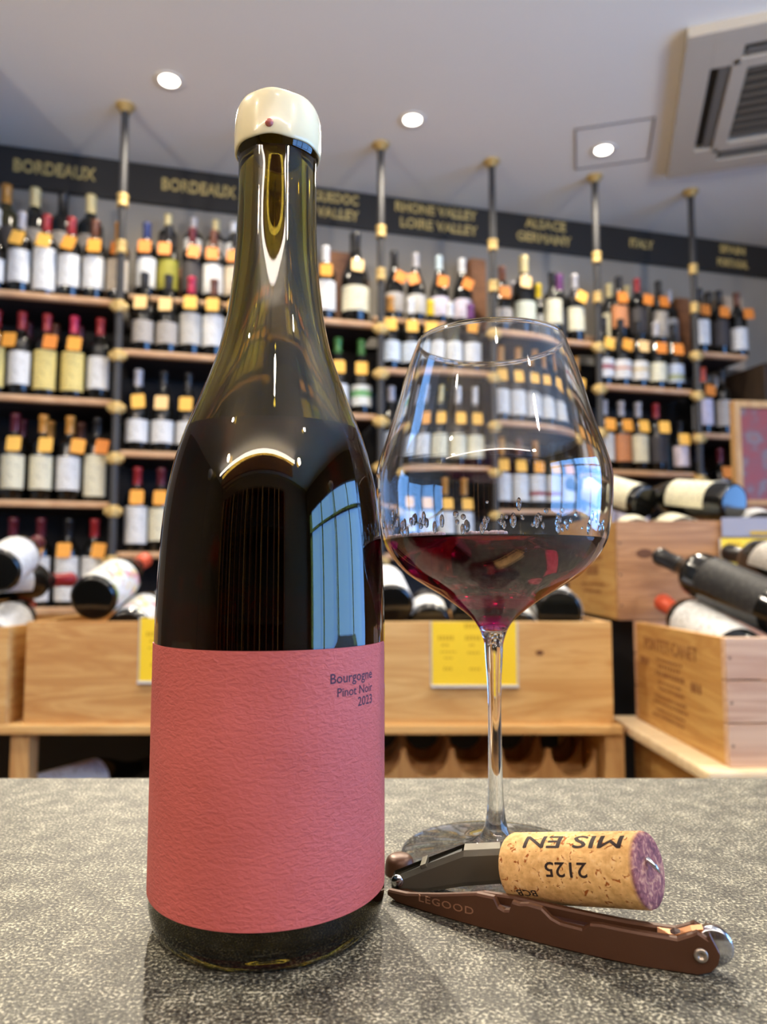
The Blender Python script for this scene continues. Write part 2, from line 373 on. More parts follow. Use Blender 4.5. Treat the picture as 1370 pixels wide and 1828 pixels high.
# access panel: shallow frame around the third light
a = math.atan2(-0.09, 0.33)
pan = empty('ceiling_hatch', (0.895, 2.715, CEIL), (0, 0, -0.262))
tag(pan, 'square flush access hatch outlined on the ceiling around the right light', 'hatch')
H = 0.143
pm = plain('hatch_paint', (206, 202, 198), 0.9, noise=0.02)
gm = plain('hatch_gap', (120, 116, 112), 0.9, noise=0)
for (x0, x1, y0, y1) in ((-H, H, -H, -H + 0.004), (-H, H, H - 0.004, H), (-H, -H + 0.004, -H + 0.004, H - 0.004), (H - 0.004, H, -H + 0.004, H - 0.004)):
    link('edge_strip', box_me(x0, x1, y0, y1, -0.004, 0.0), gm, pan)

# air conditioner cassette
ac = empty('air_conditioner', (0.93, 2.10, CEIL), (0, 0, -0.30))
tag(ac, 'square beige ceiling cassette air conditioner with dark slots at upper right', 'air conditioner')
M_AC = plain('ac_plastic', (196, 186, 168), 0.6, noise=0.02)
M_SLOT = plain('ac_slot', (46, 44, 40), 0.7, noise=0.05)
M_GRILLE = plain('ac_grille', (96, 88, 76), 0.6, noise=0.03)
S = 0.84
bm = bmesh.new()
def ring_rects(me_list, outer, inner, z0, z1):
    (ox0, oy0, ox1, oy1), (ix0, iy0, ix1, iy1) = outer, inner
    for r in ((ox0, ix0, oy0, oy1), (ix1, ox1, oy0, oy1), (ix0, ix1, oy0, iy0), (ix0, ix1, iy1, oy1)):
        me_list.append((box_me(r[0], r[1], r[2], r[3], z0, z1, 0.002), None))
L = []
ring_rects(L, (0, 0, S, S), (0.085, 0.085, S - 0.085, S - 0.085), -0.035, 0)
ring_rects(L, (0.15, 0.15, S - 0.15, S - 0.15), (0.20, 0.20, S - 0.20, S - 0.20), -0.035, 0)
for (x, y) in ((0.085, 0.085), (S - 0.175, 0.085), (0.085, S - 0.175), (S - 0.175, S - 0.175)):
    L.append((box_me(x, x + 0.09, y, y + 0.09, -0.035, 0, 0.002), None))
link('fascia', join(L), M_AC, ac)
for (x0, x1, y0, y1) in ((0.085, 0.15, 0.175, S - 0.175), (S - 0.15, S - 0.085, 0.175, S - 0.175), (0.175, S - 0.175, 0.085, 0.15), (0.175, S - 0.175, S - 0.15, S - 0.085)):
    vx = (x1 - x0) < 0.1
    link('air_slot', box_me(x0, x1, y0, y1, -0.010, 0.0), M_SLOT, ac)
    if vx: fl = box_me(x0 + 0.028, x1 - 0.004, y0 + 0.01, y1 - 0.01, -0.030, -0.022, 0.002)
    else: fl = box_me(x0 + 0.01, x1 - 0.01, y0 + 0.028, y1 - 0.004, -0.030, -0.022, 0.002)
    link('flap', fl, plain('ac_flap', (112, 108, 100), 0.5, noise=0), ac)
link('grille_well', box_me(0.20, S - 0.20, 0.20, S - 0.20, -0.010, 0.0), M_SLOT, ac)
for k in range(9):
    y = 0.22 + k * 0.046
    link('grille_slat', box_me(0.205, S - 0.205, y, y + 0.022, -0.030, -0.014, 0.002), M_GRILLE, ac)

# ================================================================== SHELF WALL
ZS = lambda z: z + ZC
TP = 2.65                                    # pipe plane
PIPES = [-0.270, 0.203, 0.673, 1.138, 1.605, 2.075]
ODD = [0.955, 0.596, 0.238, -0.120]; EVEN = [0.780, 0.420, 0.067, -0.29]
BAYN = ['far left bay', 'second bay', 'third bay', 'fourth bay', 'fifth bay', 'sixth bay', 'far right bay']
EDGE = [-0.79] + PIPES + [2.36]
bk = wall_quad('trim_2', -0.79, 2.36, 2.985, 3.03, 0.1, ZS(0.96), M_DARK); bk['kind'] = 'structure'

# sign band
band = empty('sign_board', W(0, 3.0, ZS(1.50)), (0, 0, WROT))
tag(band, 'long black fascia board with gold region names above the wine shelves', 'sign')
link('board', box_me(-0.79, 3.3, 0.0, 0.028, 0, 0.158, 0.002), M_BAND, band)
def sign(txt, s, z, width, h=0.052):
    me = strike(text_me(txt, h * 1.36, 0.002), 0.0016)
    xs = [v.co.x for v in me.vertices]; w = max(xs) - min(xs); mid = (max(xs) + min(xs)) / 2
    for v in me.vertices:
        x, y, zz = v.co; v.co = ((x - mid) * width / w, -zz - 0.001, y)
    o = link('lettering', me, M_GOLD, band, loc=(s, 0, z)); o['label'] = 'gold capital letters reading ' + txt
sign('BORDEAUX', -0.563, 0.080, 0.300)
sign('BORDEAUX', -0.010, 0.080, 0.296)
sign('LANGUEDOC', 0.520, 0.115, 0.292, 0.045); sign('RHONE VALLEY', 0.475, 0.045, 0.386, 0.045)
sign('RHONE VALLEY', 1.027, 0.115, 0.386, 0.045); sign('LOIRE VALLEY', 1.040, 0.045, 0.366, 0.045)
sign('ALSACE', 1.566, 0.118, 0.208, 0.045); sign('GERMANY', 1.558, 0.050, 0.279, 0.045)
sign('ITALY', 2.078, 0.085, 0.13, 0.042)
sign('SPAIN', 2.60, 0.115, 0.15, 0.040); sign('PORTUGAL', 2.60, 0.045, 0.18, 0.040)

# pipe uprights
flange_me = lathe([(0, 0), (0.033, 0), (0.033, -0.006), (0.026, -0.010), (0.020, -0.012), (0.019, -0.026), (0, -0.026)], 28)
collar_me = lathe([(0, -0.022), (0.0195, -0.022), (0.0205, -0.018), (0.0185, -0.012), (0.0185, 0.012), (0.0205, 0.018), (0.0195, 0.022), (0, 0.022)], 24)
tee_me = join([(lathe([(0, -0.020), (0.0185, -0.020), (0.0205, -0.016), (0.0205, 0.016), (0.0185, 0.020), (0, 0.020)], 24), None),
               (lathe([(0, -0.030), (0.010, -0.030), (0.0125, -0.027), (0.0125, 0.027), (0.010, 0.030), (0, 0.030)], 20), Matrix.Rotation(PI / 2, 4, 'Y'))])
pipe_me = lathe([(0, 0.0), (0.0135, 0.0), (0.0135, CEIL), (0, CEIL)], 24, sharp=40)
PN = ['leftmost black pipe upright with brass fittings beside the BORDEAUX sign', 'black pipe upright with brass fittings behind the neck of the large bottle',
      'black pipe upright with brass fittings right of the LANGUEDOC sign', 'black pipe upright with brass fittings right of the RHONE VALLEY sign',
      'black pipe upright with brass fittings right of the ALSACE sign', 'rightmost black pipe upright with brass fittings under the ITALY sign end']
for i, s in enumerate(PIPES):
    e = empty('pipe_upright', W(s, TP - 0.02, 0), (0, 0, WROT))
    tag(e, PN[i], 'pipe', 'pipe uprights of the wine shelves')
    link('pipe', pipe_me, M_PIPE, e); link('flange', flange_me, M_BRASS, e, loc=(0, 0, CEIL))
    for z in ODD + EVEN:
        link('pipe_tee', tee_me, M_BRASS, e, loc=(0, 0, ZS(z) - 0.034))
    for z in (1.305, 1.134):
        link('pipe_collar', collar_me, M_BRASS, e, loc=(0, 0, ZS(z)))

# shelf boards
M_SHELFSHADE = wood('dark_shelf', (62, 46, 38), (40, 30, 26), 3, 0, 0.7)  # shade under the shelves put into the board colour
RANK = ['top', 'second', 'third', 'bottom']
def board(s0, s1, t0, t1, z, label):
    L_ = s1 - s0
    o = link('shelf_board', box_me(0, L_, 0.032, t1 - t0, -0.020, 0, 0.001), M_SHELFSHADE, loc=W(s0, t0, ZS(z)), rot=(0, 0, WROT)); tag(o, label, 'shelf', 'wooden shelf boards on the wine wall')
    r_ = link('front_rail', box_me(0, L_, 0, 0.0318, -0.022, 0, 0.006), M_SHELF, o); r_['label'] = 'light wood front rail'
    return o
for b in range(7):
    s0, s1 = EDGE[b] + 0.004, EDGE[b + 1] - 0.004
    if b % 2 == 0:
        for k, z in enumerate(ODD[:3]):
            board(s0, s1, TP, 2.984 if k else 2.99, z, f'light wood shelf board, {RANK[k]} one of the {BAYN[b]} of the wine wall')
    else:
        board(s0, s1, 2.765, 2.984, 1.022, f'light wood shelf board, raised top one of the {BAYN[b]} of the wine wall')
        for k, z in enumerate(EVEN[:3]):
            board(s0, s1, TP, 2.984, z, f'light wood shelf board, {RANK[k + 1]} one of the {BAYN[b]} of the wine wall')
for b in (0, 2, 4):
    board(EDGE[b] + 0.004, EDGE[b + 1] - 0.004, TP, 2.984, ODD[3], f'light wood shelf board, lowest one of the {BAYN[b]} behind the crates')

# ------------------------------------------------------------------ wine bottles
SHAPE = {
    'bordeaux': dict(r=0.0392, prof=[(0, 0.004), (0.031, 0.0), (0.0362, 0.001), (0.0392, 0.006), (0.0392, 0.185), (0.0378, 0.197), (0.031, 0.208), (0.022, 0.217), (0.0165, 0.226), (0.0145, 0.24), (0.0140, 0.284), (0.0155, 0.286), (0.0155, 0.298), (0.0140, 0.300), (0, 0.300)], cap=(0.238, 0.302), lab=(0.040, 0.155), tagz=0.195),
    'burgundy': dict(r=0.0405, prof=[(0, 0.004), (0.033, 0.0), (0.0375, 0.001), (0.0405, 0.006), (0.0405, 0.135), (0.0395, 0.150), (0.0365, 0.165), (0.0315, 0.180), (0.0255, 0.195), (0.0205, 0.209), (0.0170, 0.224), (0.0148, 0.245), (0.0142, 0.284), (0.0155, 0.286), (0.0155, 0.298), (0.0140, 0.300), (0, 0.300)], cap=(0.240, 0.302), lab=(0.035, 0.115), tagz=0.182),
}
def scaled(sh, k, kz):
    d = SHAPE[sh]
    return dict(r=d['r'] * k, prof=[(r * k, z * kz) for r, z in d['prof']], cap=tuple(z * kz for z in d['cap']), lab=tuple(z * kz for z in d['lab']), tagz=d['tagz'] * kz)
SHAPE['magnum'] = scaled('burgundy', 1.38, 1.22)
SHAPE['tall'] = scaled('bordeaux', 1.22, 1.18)
SHAPE['flute'] = dict(r=0.0375, prof=[(0, 0.004), (0.030, 0.0), (0.0365, 0.002), (0.0375, 0.006), (0.0375, 0.130), (0.034, 0.165), (0.027, 0.20), (0.020, 0.235), (0.0155, 0.27), (0.0140, 0.300), (0.0152, 0.305), (0.0152, 0.325), (0, 0.327)], cap=(0.255, 0.329), lab=(0.045, 0.125), tagz=0.185)
SHAPE['half'] = scaled('bordeaux', 0.95, 0.76)
ME = {}
def rad_at(prof, z):
    for (r0, z0), (r1, z1) in zip(prof, prof[1:]):
        if z0 <= z <= z1 and z1 > z0: return r0 + (r1 - r0) * (z - z0) / (z1 - z0)
    return prof[-2][0]
def body_me(sh):
    if ('b', sh) not in ME: ME[('b', sh)] = lathe(SHAPE[sh]['prof'], 24)
    return ME[('b', sh)]
def matcopy(key, src, mat):
    k = (key, mat.name)
    if k not in ME:
        m2 = src.copy(); m2.materials.clear(); m2.materials.append(mat); ME[k] = m2
    return ME[k]
def cap_me(sh):
    if ('c', sh) not in ME:
        d = SHAPE[sh]; z0, z1 = d['cap']
        pr = [(rad_at(d['prof'], z0) + 0.0003, z0)]
        pr += [(r + 0.0008, z) for r, z in d['prof'] if z0 < z < z1 - 0.0025 and r > 0.001]
        pr += [(d['prof'][-2][0], z1 - 0.0004), (0, z1)]
        ME[('c', sh)] = lathe(pr, 20)
    return ME[('c', sh)]
def lab_me(sh, lz=None, wide=1.25):
    k = ('l', sh, lz, wide)
    if k not in ME:
        d = SHAPE[sh]; z0, z1 = lz or d['lab']
        R = d['r'] + 0.0006
        ME[k] = lathe([(R - 0.0008, z0), (R, z0), (R, z1), (R - 0.0008, z1)], 20, a0=-PI / 2 - wide, a1=-PI / 2 + wide)
        ME[k].set_sharp_from_angle(angle=0.6)
    return ME[k]
def tag_me(w=0.046, h=0.052):
    if 'tag' not in ME:
        pts = []
        for (cx, cz, a0) in ((w / 2 - .006, h / 2 - .006, 0), (-w / 2 + .006, h / 2 - .006, PI / 2), (-w / 2 + .006, -h / 2 + .006, PI), (w / 2 - .006, -h / 2 + .006, 1.5 * PI)):
            for q in range(4): pts.append((cx + .006 * math.cos(a0 + q * PI / 6), cz + .006 * math.sin(a0 + q * PI / 6)))
        ME['tag'] = prism(pts, -0.0005, 0.0005)
    return ME['tag']
NB = [0]
def bottle(sh, loc, rot, cap, lab, label, group, tg=None, glass=None, lz=None, txt='wine_bottle', wide=1.25):
    """tg = (sideways, tilt, colour) of the price tag on the shoulder"""
    e = empty(txt, loc, rot); tag(e, label, 'bottle', group)
    g = glass or M_GREENGLASS
    link('bottle_glass', matcopy(('b', sh), body_me(sh), g), None, e)
    if cap: link('capsule', matcopy(('c', sh), cap_me(sh), CAP[cap]), None, e)
    if lab: link('paper_label', matcopy(('l', sh, lz, wide), lab_me(sh, lz, wide), LAB[lab]), None, e)
    if tg:
        dx, ti, ci = tg; d = SHAPE[sh]; z = d['tagz']
        rr = rad_at(d['prof'], z - 0.02)
        link('price_tag', matcopy('tag', tag_me(), TAGM[ci % 4]), None, e, loc=(dx, -rr - 0.006, z - 0.004), rot=(-0.20, ti, 0))
    NB[0] += 1
    return e
ORD = ['first', 'second', 'third', 'fourth', 'fifth', 'sixth', 'seventh']
def row(bay, rank, z, t, base_y, items, back=False):
    """items: (px, shape, capsule, label, tag or None[, extra])"""
    S_ = [s_at(it[0], base_y, t) for it in items]; R_ = [SHAPE[it[1]]['r'] + 0.0012 for it in items]
    for _ in range(40):
        for k in range(len(S_) - 1):
            g = R_[k] + R_[k + 1] - (S_[k + 1] - S_[k])
            if g > 0: S_[k] -= g / 2; S_[k + 1] += g / 2
    lo, hi = EDGE[bay] + 0.018 + R_[0], EDGE[bay + 1] - 0.018 - R_[-1]
    if t < 2.72 and bay > 0 and S_[0] < lo and S_[-1] + (lo - S_[0]) * 0.6 < hi: S_ = [v + (lo - S_[0]) * 0.6 for v in S_]
    for k, it in enumerate(items):
        px, sh, cap, lab, tg = it[:5]; ex = it[5] if len(it) > 5 else {}
        s = S_[k]
        ln = f'{lab} label' if lab else 'no label'
        where = f'{ORD[k]} from left, {"back row of " if back else ""}{rank} shelf of {BAYN[bay]}'
        kind = 'magnum' if sh in ('magnum', 'tall') else 'bottle'
        label = f'{cap}-capped {kind}, {ln}, {where}'.replace('dark red-capped', 'maroon-capped').replace('pale blue-capped', 'blue-capped')
        if len(label.split()) > 16: label = label.replace(', no label', '').replace('yellow green', 'olive')
        if len(label.split()) > 16: label = label.replace(' shelf of ', ' shelf, ')
        yaw = WROT * 0.5 + random.uniform(-0.12, 0.12)
        tt = None
        if tg is not None:
            tt = (tg if isinstance(tg, tuple) else (tg, random.uniform(-0.15, 0.15), random.randrange(3)))
        bottle(sh, W(s, t, ZS(z)), (0, 0, yaw), cap, lab, label, f'bottles on the {rank} shelf of the {BAYN[bay]}', tt, **ex)
TF = 2.705; TB = 2.81
B_, G_, M_, T_, FL = 'bordeaux', 'burgundy', 'magnum', 'tall', 'flute'
# far left bay
row(0, 'top', ODD[0], TF, 520, [(2, G_, 'white', 'white', (0.0, 0.1, 1)), (41, B_, 'silver', 'white', (0.006, 0.2, 1)), (84, B_, 'red', 'white', (0.004, 0.15, 1), dict(lz=(0.02, 0.17))),
     (124, B_, 'red', 'white', (0.01, 0.25, 0)), (158, B_, 'brown', 'white', (0.008, 0, 0)), (194, B_, 'gold', 'beige', (0.006, 0, 2))])
row(0, 'top', 1.075, 2.87, 440, [(18, T_, 'gold', 'dark', None, dict(glass=M_OLIVE)), (68, T_, 'cream', 'grey', None), (106, T_, 'black', 'grey', None), (147, T_, 'cream', 'grey', None)], back=True)
row(0, 'second', ODD[1], TF, 705, [(-10, B_, 'red', 'yellow', (0.01, 0, 0), dict(lz=(0.028, 0.165))), (33, B_, 'red', 'white', (-0.022, 0, 0)), (80, B_, 'red', 'yellow', (0.026, 0.05, 2), dict(lz=(0.028, 0.165))), (129, B_, 'pink', 'yellow', (0.010, 0.05, 0), dict(lz=(0.028, 0.165))), (176, B_, 'red', 'white', None)])
row(0, 'second', ODD[1], TB, 690, [(47, B_, 'dark red', None, None), (96, B_, 'brown', None, None), (140, B_, 'dark red', None, None)], back=True)
row(0, 'third', ODD[2], TF, 893, [(22, B_, 'dark red', 'cream', (0.012, 0, 1)), (73, B_, 'gold', 'cream', (0.024, 0, 1)), (121, B_, 'gold', 'white', (0.034, 0.1, 0)), (170, B_, 'black', 'cream', (0.034, 0.1, 2), dict(lz=(0.02, 0.165)))])
row(0, 'third', ODD[2], TB, 880, [(36, B_, 'dark red', None, None), (86, B_, 'gold', None, None), (142, B_, 'brown', None, None)], back=True)
row(0, 'lowest', ODD[3], TF, 1080, [(18, B_, 'dark red', 'yellow', None), (68, B_, 'dark red', 'white', (0.002, 0.15, 0), dict(lz=(0.02, 0.17))), (118, B_, 'black', 'white', (-0.004, 0, 0), dict(lz=(0.02, 0.17))), (165, B_, 'red', 'white', (0.03, 0.1, 0), dict(lz=(0.02, 0.17)))])
# second bay
row(1, 'raised top', 1.022, 2.82, 530, [(261, B_, 'blue', 'white', (0, 0, 2)), (298, B_, 'black', 'yellow green', (-0.01, 0, 2)), (345, B_, 'dark red', 'dark', (0.012, 0.1, 2)), (382, B_, 'brown', 'white', (-0.002, 0, 2)), (414, B_, 'black', 'beige', (0, 0, 2))])
row(1, 'second', EVEN[0], TF, 627, [(258, G_, 'black', 'grey', (0.0, 0, 3)), (299, G_, 'black', 'grey', (0, 0, 3)), (341, B_, 'pink', 'patterned', (0, 0, 1)), (379, B_, 'brown', 'white', (0, 0, 1)), (418, B_, 'black', 'beige', (0, 0, 1))])
row(1, 'third', EVEN[1], TF, 805, [(244, G_, 'silver', 'white', (0.008, -0.12, 1)), (290, G_, 'black', 'white', (0, 0, 3)), (334, G_, 'black', 'white', (0, 0, 1)), (378, G_, 'black', 'white', (0, 0, 1))])
row(1, 'bottom', EVEN[2], TF, 985, [(244, B_, 'red', 'white', (0.006, 0, 0), dict(lz=(0.03, 0.16))), (284, B_, 'dark red', 'cream', (0.008, 0, 0)), (326, B_, 'dark red', 'cream', (0, 0, 0))])
# third bay (mostly hidden by the large bottle)
row(2, 'top', ODD[0], TF, 573, [(581, B_, 'white', 'white', (0, 0, 0)), (634, M_, 'black', 'cream', (0.0, 0.08, 3))])
row(2, 'second', ODD[1], TF, 740, [(603, G_, 'green', 'white', (0, 0, 1)), (645, G_, 'green', 'green marked', (0, 0, 1))])
# fourth bay
row(3, 'raised top', 1.022, 2.82, 560, [(704, G_, 'black', 'grey', (0.016, 0.4, 2)), (743, G_, 'silver', 'patterned', (-0.014, -0.3, 2)), (785, G_, 'pale blue', 'lilac', (0.008, 0.15, 2)), (826, G_, 'white', 'lilac', (0.012, 0.4, 2))])
row(3, 'second', EVEN[0], TF, 658, [(698, G_, 'gold', 'pale blue', (0, 0, 1)), (733, G_, 'white', 'pale blue', (0, 0, 1)), (766, G_, 'yellow', 'white', (0.0, 0, 1)), (804, G_, 'white', 'white', None), (840, G_, 'purple', 'white', (-0.01, 0.1, 0))])
row(3, 'third', EVEN[1], TF, 828, [(699, G_, 'silver', 'pale blue', None), (735, G_, 'silver', 'white', (0, 0, 0)), (773, G_, 'cream', 'cream', (0, 0, 1)), (811, G_, 'white', 'cream', (0.004, 0, 1)), (846, G_, 'white', 'cream', (0, 0, 1))])
row(3, 'bottom', EVEN[2], TF, 1000, [(706, B_, 'black', 'white', (0, 0, 1)), (748, B_, 'black', 'white', (0, 0, 1)), (788, B_, 'gold', 'white', (0, 0, 1)), (826, B_, 'gold', 'white', (0, 0, 1))])
# fifth bay
row(4, 'top', ODD[0], TF, 603, [(898, G_, 'brown', 'grey', (0.0, 0.05, 2)), (937, T_, 'cream', 'pale green', (-0.01, 0.1, 3), dict(lz=(0.05, 0.15))), (988, B_, 'black', 'cream', None, dict(lz=(0.07, 0.175))), (1028, B_, 'silver', 'cream', (0.012, 0.4, 1), dict(lz=(0.05, 0.15)))])
row(4, 'top', ODD[0], 2.84, 590, [(918, B_, 'silver', 'white', None), (962, B_, 'yellow', 'white', None), (1000, T_, 'purple', 'grey', None)], back=True)
row(4, 'second', ODD[1], TF, 757, [(899, G_, 'gold', 'white', (0, 0, 1)), (931, G_, 'gold', 'white', (0, 0, 1)), (963, G_, 'gold', 'white', (0.002, 0.1, 1)), (996, G_, 'gold', 'white', (0, 0, 1)), (1030, G_, 'gold', 'white', (0, 0.2, 1))])
row(4, 'third', ODD[2], TF, 905, [(899, B_, 'gold', 'white', (0, 0, 1)), (933, B_, 'brown', 'white', (0, 0, 1)), (967, B_, 'gold', 'red striped', (0.004, 0.1, 0)), (1000, B_, 'black', 'red striped', (0, 0, 1)), (1034, B_, 'black', 'white', (0, 0, 0))])
# sixth bay
row(5, 'raised top', 1.022, 2.82, 596, [(1107, B_, 'black', 'orange', (0, 0, 2), dict(lz=(0.06, 0.16))), (1140, B_, 'red', 'dark', (0.03, 0.2, 2)), (1178, B_, 'black', 'grey', (0, 0, 2), dict(lz=(0.03, 0.15)))])
row(5, 'raised top', 1.022, 2.905, 590, [(1090, B_, 'cream', 'cream', None), (1122, B_, 'cream', 'grey', None), (1196, B_, 'silver', 'white', None)], back=True)
row(5, 'second', EVEN[0], TF, 688, [(1081, G_, 'black', 'red striped', (0.004, 0.2, 1)), (1110, G_, 'black', 'orange striped', (0.008, 0.25, 0)), (1142, G_, 'black', 'gold striped', (0.0, 0, 3)), (1174, G_, 'silver', 'cream', (0.004, 0, 2)), (1205, G_, 'black', 'landscape', (0, 0, 2))])
row(5, 'third', EVEN[1], TF, 836, [(1082, B_, 'silver', 'white', (0.008, 0.1, 0)), (1111, B_, 'silver', 'orange', (0.004, 0, 0)), (1142, B_, 'silver', 'cream', (0, 0, 1)), (1174, B_, 'red', 'dark', (0.018, 0, 1)), (1216, 'half', 'black', 'pink', (0, 0, 1))])
row(5, 'bottom', EVEN[2], TF, 985, [(1082, G_, 'silver', 'lilac', None), (1104, G_, 'silver', 'white', None), (1130, G_, 'black', 'lilac', None), (1158, G_, 'silver', 'lilac', None)][::1] if False else [(1083, B_, 'silver', 'lilac', None, dict(lz=(0.10, 0.19))), (1112, B_, 'silver', 'lilac', None, dict(lz=(0.10, 0.19))), (1142, B_, 'black', 'lilac', None, dict(lz=(0.10, 0.19)))])
# far right bay
row(6, 'top', ODD[0], TF, 625, [(1252, B_, 'black', 'white', (0.0, 0.1, 2), dict(lz=(0.04, 0.15))), (1287, B_, 'black', 'dark', (0.0, 0.1, 2)), (1319, B_, 'brown', 'white', (0.03, 0, 2), dict(lz=(0.03, 0.13)))])
row(6, 'top', ODD[0], 2.85, 612, [(1268, T_, 'black', 'dark', None)], back=True)
row(6, 'second', ODD[1], TF, 768, [(1258, B_, 'orange red', 'lilac', (0.01, 0.2, 2)), (1292, B_, 'black', 'grey', None)])
row(6, 'second', ODD[1], TB, 760, [(1247, B_, 'silver', 'white', None), (1282, B_, 'silver', 'white', None)], back=True)
row(6, 'third', ODD[2], TF, 905, [(1250, B_, 'blue', 'dark', None), (1287, B_, 'dark red', 'grey', (0.004, 0, 2))])

# wooden presentation cases standing among the bottles
def case(name, s, t, z, w, d, h, mat, label, lid=True, cat='case'):
    e = empty(name, W(s, t, ZS(z)), (0, 0, WROT)); tag(e, label, cat, 'presentation cases on the shelves')
    link('case_body', box_me(-w / 2, w / 2, 0, d, 0, h, 0.003), mat, e)
    link('sliding_lid', box_me(-w / 2 + 0.008, w / 2 - 0.008, -0.003, 0.0005, 0.008, h - 0.008, 0.001), mat, e)
    return e
case('wooden_case', s_at(100, 480, 2.84), 2.835, ODD[0], 0.34, 0.10, 0.1195, M_CARD, 'low brown case under the large back bottles of the far left bay')
case('wooden_case', s_at(345, 440, 2.90), 2.895, 1.022, 0.36, 0.08, 0.17, M_CARD, 'low brown wooden case behind the bottles under the second BORDEAUX sign')
for k, (px, c, lb) in enumerate(((300, 'cream', 'dark'), (346, 'silver', 'white'), (386, 'cream', 'grey'), (418, 'white', 'white'))):
    bottle('half', W(s_at(px, 420, 2.93), 2.935, ZS(1.192)), (0, 0, 0.1), c, lb, f'{ORD[k]} dark small bottle from left standing on the brown case under BORDEAUX', 'bottles standing on the brown case', lz=(0.04, 0.13))
case('wooden_case', s_at(610, 480, 2.83), 2.86, ODD[0], 0.13, 0.09, 0.36, M_CARD, 'tall brown wooden case behind the magnum under the LANGUEDOC sign')
case('wooden_case', s_at(862, 480, 2.83), 2.88, 1.022, 0.075, 0.09, 0.34, M_CARD, 'brown wooden case at the right end of the RHONE VALLEY shelf')
case('wooden_case', s_at(1238, 560, 2.83), 2.892, 1.022, 0.066, 0.09, 0.27, M_CARD, 'brown wooden case on the shelf below the ITALY sign end')
case('wooden_case', s_at(1322, 560, 2.83), 2.87, ODD[0], 0.11, 0.09, 0.36, plain('beige_card', (190, 170, 146), 0.8), 'tall beige case behind the bottles of the far right bay')
case('gift_box', 2.015, TB, EVEN[1], 0.09, 0.08, 0.22, plain('grey_card', (112, 108, 98), 0.8), 'grey gift box behind the short bottle of the sixth bay')

# right end: dark post, framed poster and crates on a shelf unit
post = link('cabinet_post', box_me(0, 0.075, -0.05, 0.40, 0, ZS(0.90), 0.004), wood('dark_oak', (70, 52, 34), (44, 32, 22), 2, 2, 0.6), loc=W(2.37, 2.62, 0), rot=(0, 0, WROT))
tag(post, 'dark brown wooden post at the right end of the wine shelves', 'post')
pf = empty('framed_poster', at_y(1354, 905, 2.55), (0, 0, 0.10)); tag(pf, 'red and grey poster leaning upright in a pale wood frame at right edge', 'poster')
link('frame', join([(box_me(-0.075, -0.050, 0, 0.03, 0, 0.38, 0.003), None), (box_me(0.19, 0.215, 0, 0.03, 0, 0.38, 0.003), None), (box_me(-0.05, 0.19, 0, 0.03, 0, 0.025, 0.003), None), (box_me(-0.05, 0.19, 0, 0.03, 0.355, 0.38, 0.003), None)]), M_PINEV, pf)
def poster_mat():
    m, nt, b = newmat('poster_print'); tc = nt.nodes.new('ShaderNodeTexCoord'); n = nt.nodes.new('ShaderNodeTexNoise'); n.inputs['Scale'].default_value = 14; n.inputs['Detail'].default_value = 2
    nt.links.new(tc.outputs['Object'], n.inputs['Vector'])
    nt.links.new(ramp(nt, n.outputs['Fac'], [(0.36, (140, 54, 42)), (0.50, (128, 62, 54)), (0.56, (116, 98, 94)), (0.7, (140, 70, 50))]), b.inputs['Base Color']); b.inputs['Roughness'].default_value = 0.5; return m
link('print', box_me(-0.050, 0.19, 0.012, 0.022, 0.025, 0.355), poster_mat(), pf)
pe = link('display_table', join([(box_me(-0.12, 0.5, -0.1, 0.35, -0.03, 0, 0.004), None)] + [(box_me(x, x + 0.05, y, y + 0.05, -pf.location.z, -0.03, 0.003), None) for x in (-0.12, 0.45) for y in (-0.1, 0.3)]), M_CARD, loc=pf.location.copy(), rot=(0, 0, 0.10))
tag(pe, 'brown display table carrying the framed poster at the right edge', 'table')
# top right corner stock
p = W(s_at(1362, 600, 2.72), 2.72, 0)
hs = empty('high_shelf', (p.x, p.y, ZS(0.60)), (0, 0, WROT)); tag(hs, 'brown shelf board right of the dark post carrying boxes', 'shelf')
link('board', box_me(-0.03, 0.5, 0, 0.26, -0.03, 0, 0.004), M_CARD, hs); link('bracket', box_me(0.44, 0.48, 0.02, 0.24, -0.60 - ZC + 0.0, -0.03), M_CARD, hs)
for k, (dx, h, col, lb) in enumerate(((0.03, 0.20, (196, 182, 150), 'cream round-shouldered box on the high shelf at the right edge'),)):
    o = link('cream_box', box_me(-0.025, 0.075, 0.02, 0.12, 0, 0.30, 0.012), plain('cream_card', col, 0.7), loc=hs.matrix_world.inverted() @ Vector((0, 0, 0)))
    o.location = (p.x + 0.03, p.y + 0.02, ZS(0.60)); o.rotation_euler = (0, 0, WROT); tag(o, lb, 'box')

# ================================================================== CRATES AND DISPLAY STAND
def crate(name, loc, rotz, w, d, h, label, fm, sm, planks=1, th=0.012, side_front=False):
    """open wooden wine case, front-left-bottom corner at loc"""
    e = empty(name, loc, (0, 0, rotz)); tag(e, label, 'crate', 'open wooden wine crates')
    g = 0.0012
    for k in range(planks):
        z0 = h * k / planks + (g if k else 0); z1 = h * (k + 1) / planks - (g if k < planks - 1 else 0)
        o = link('front_panel' if planks == 1 else 'front_plank', box_me(0, w, 0, th, z0, z1, 0.0012), fm[k % len(fm)], e)
        link('back_panel' if planks == 1 else 'back_plank', box_me(0, w, d - th, d, z0, z1, 0.0012), fm[0], e)
    link('side_panel', box_me(0.0, th, th + 0.0004, d - th - 0.0004, 0, h - 0.0005, 0.0012), sm, e)
    link('side_panel', box_me(w - th, w, th + 0.0004, d - th - 0.0004, 0, h - 0.0005, 0.0012), sm, e)
    link('bottom_panel', box_me(th, w - th, th, d - th, 0.0, 0.008), sm, e)
    return e
YF = 1.25; ZT = -0.0855 + ZC; ZB = -0.2555 + ZC; CH = ZT - ZB
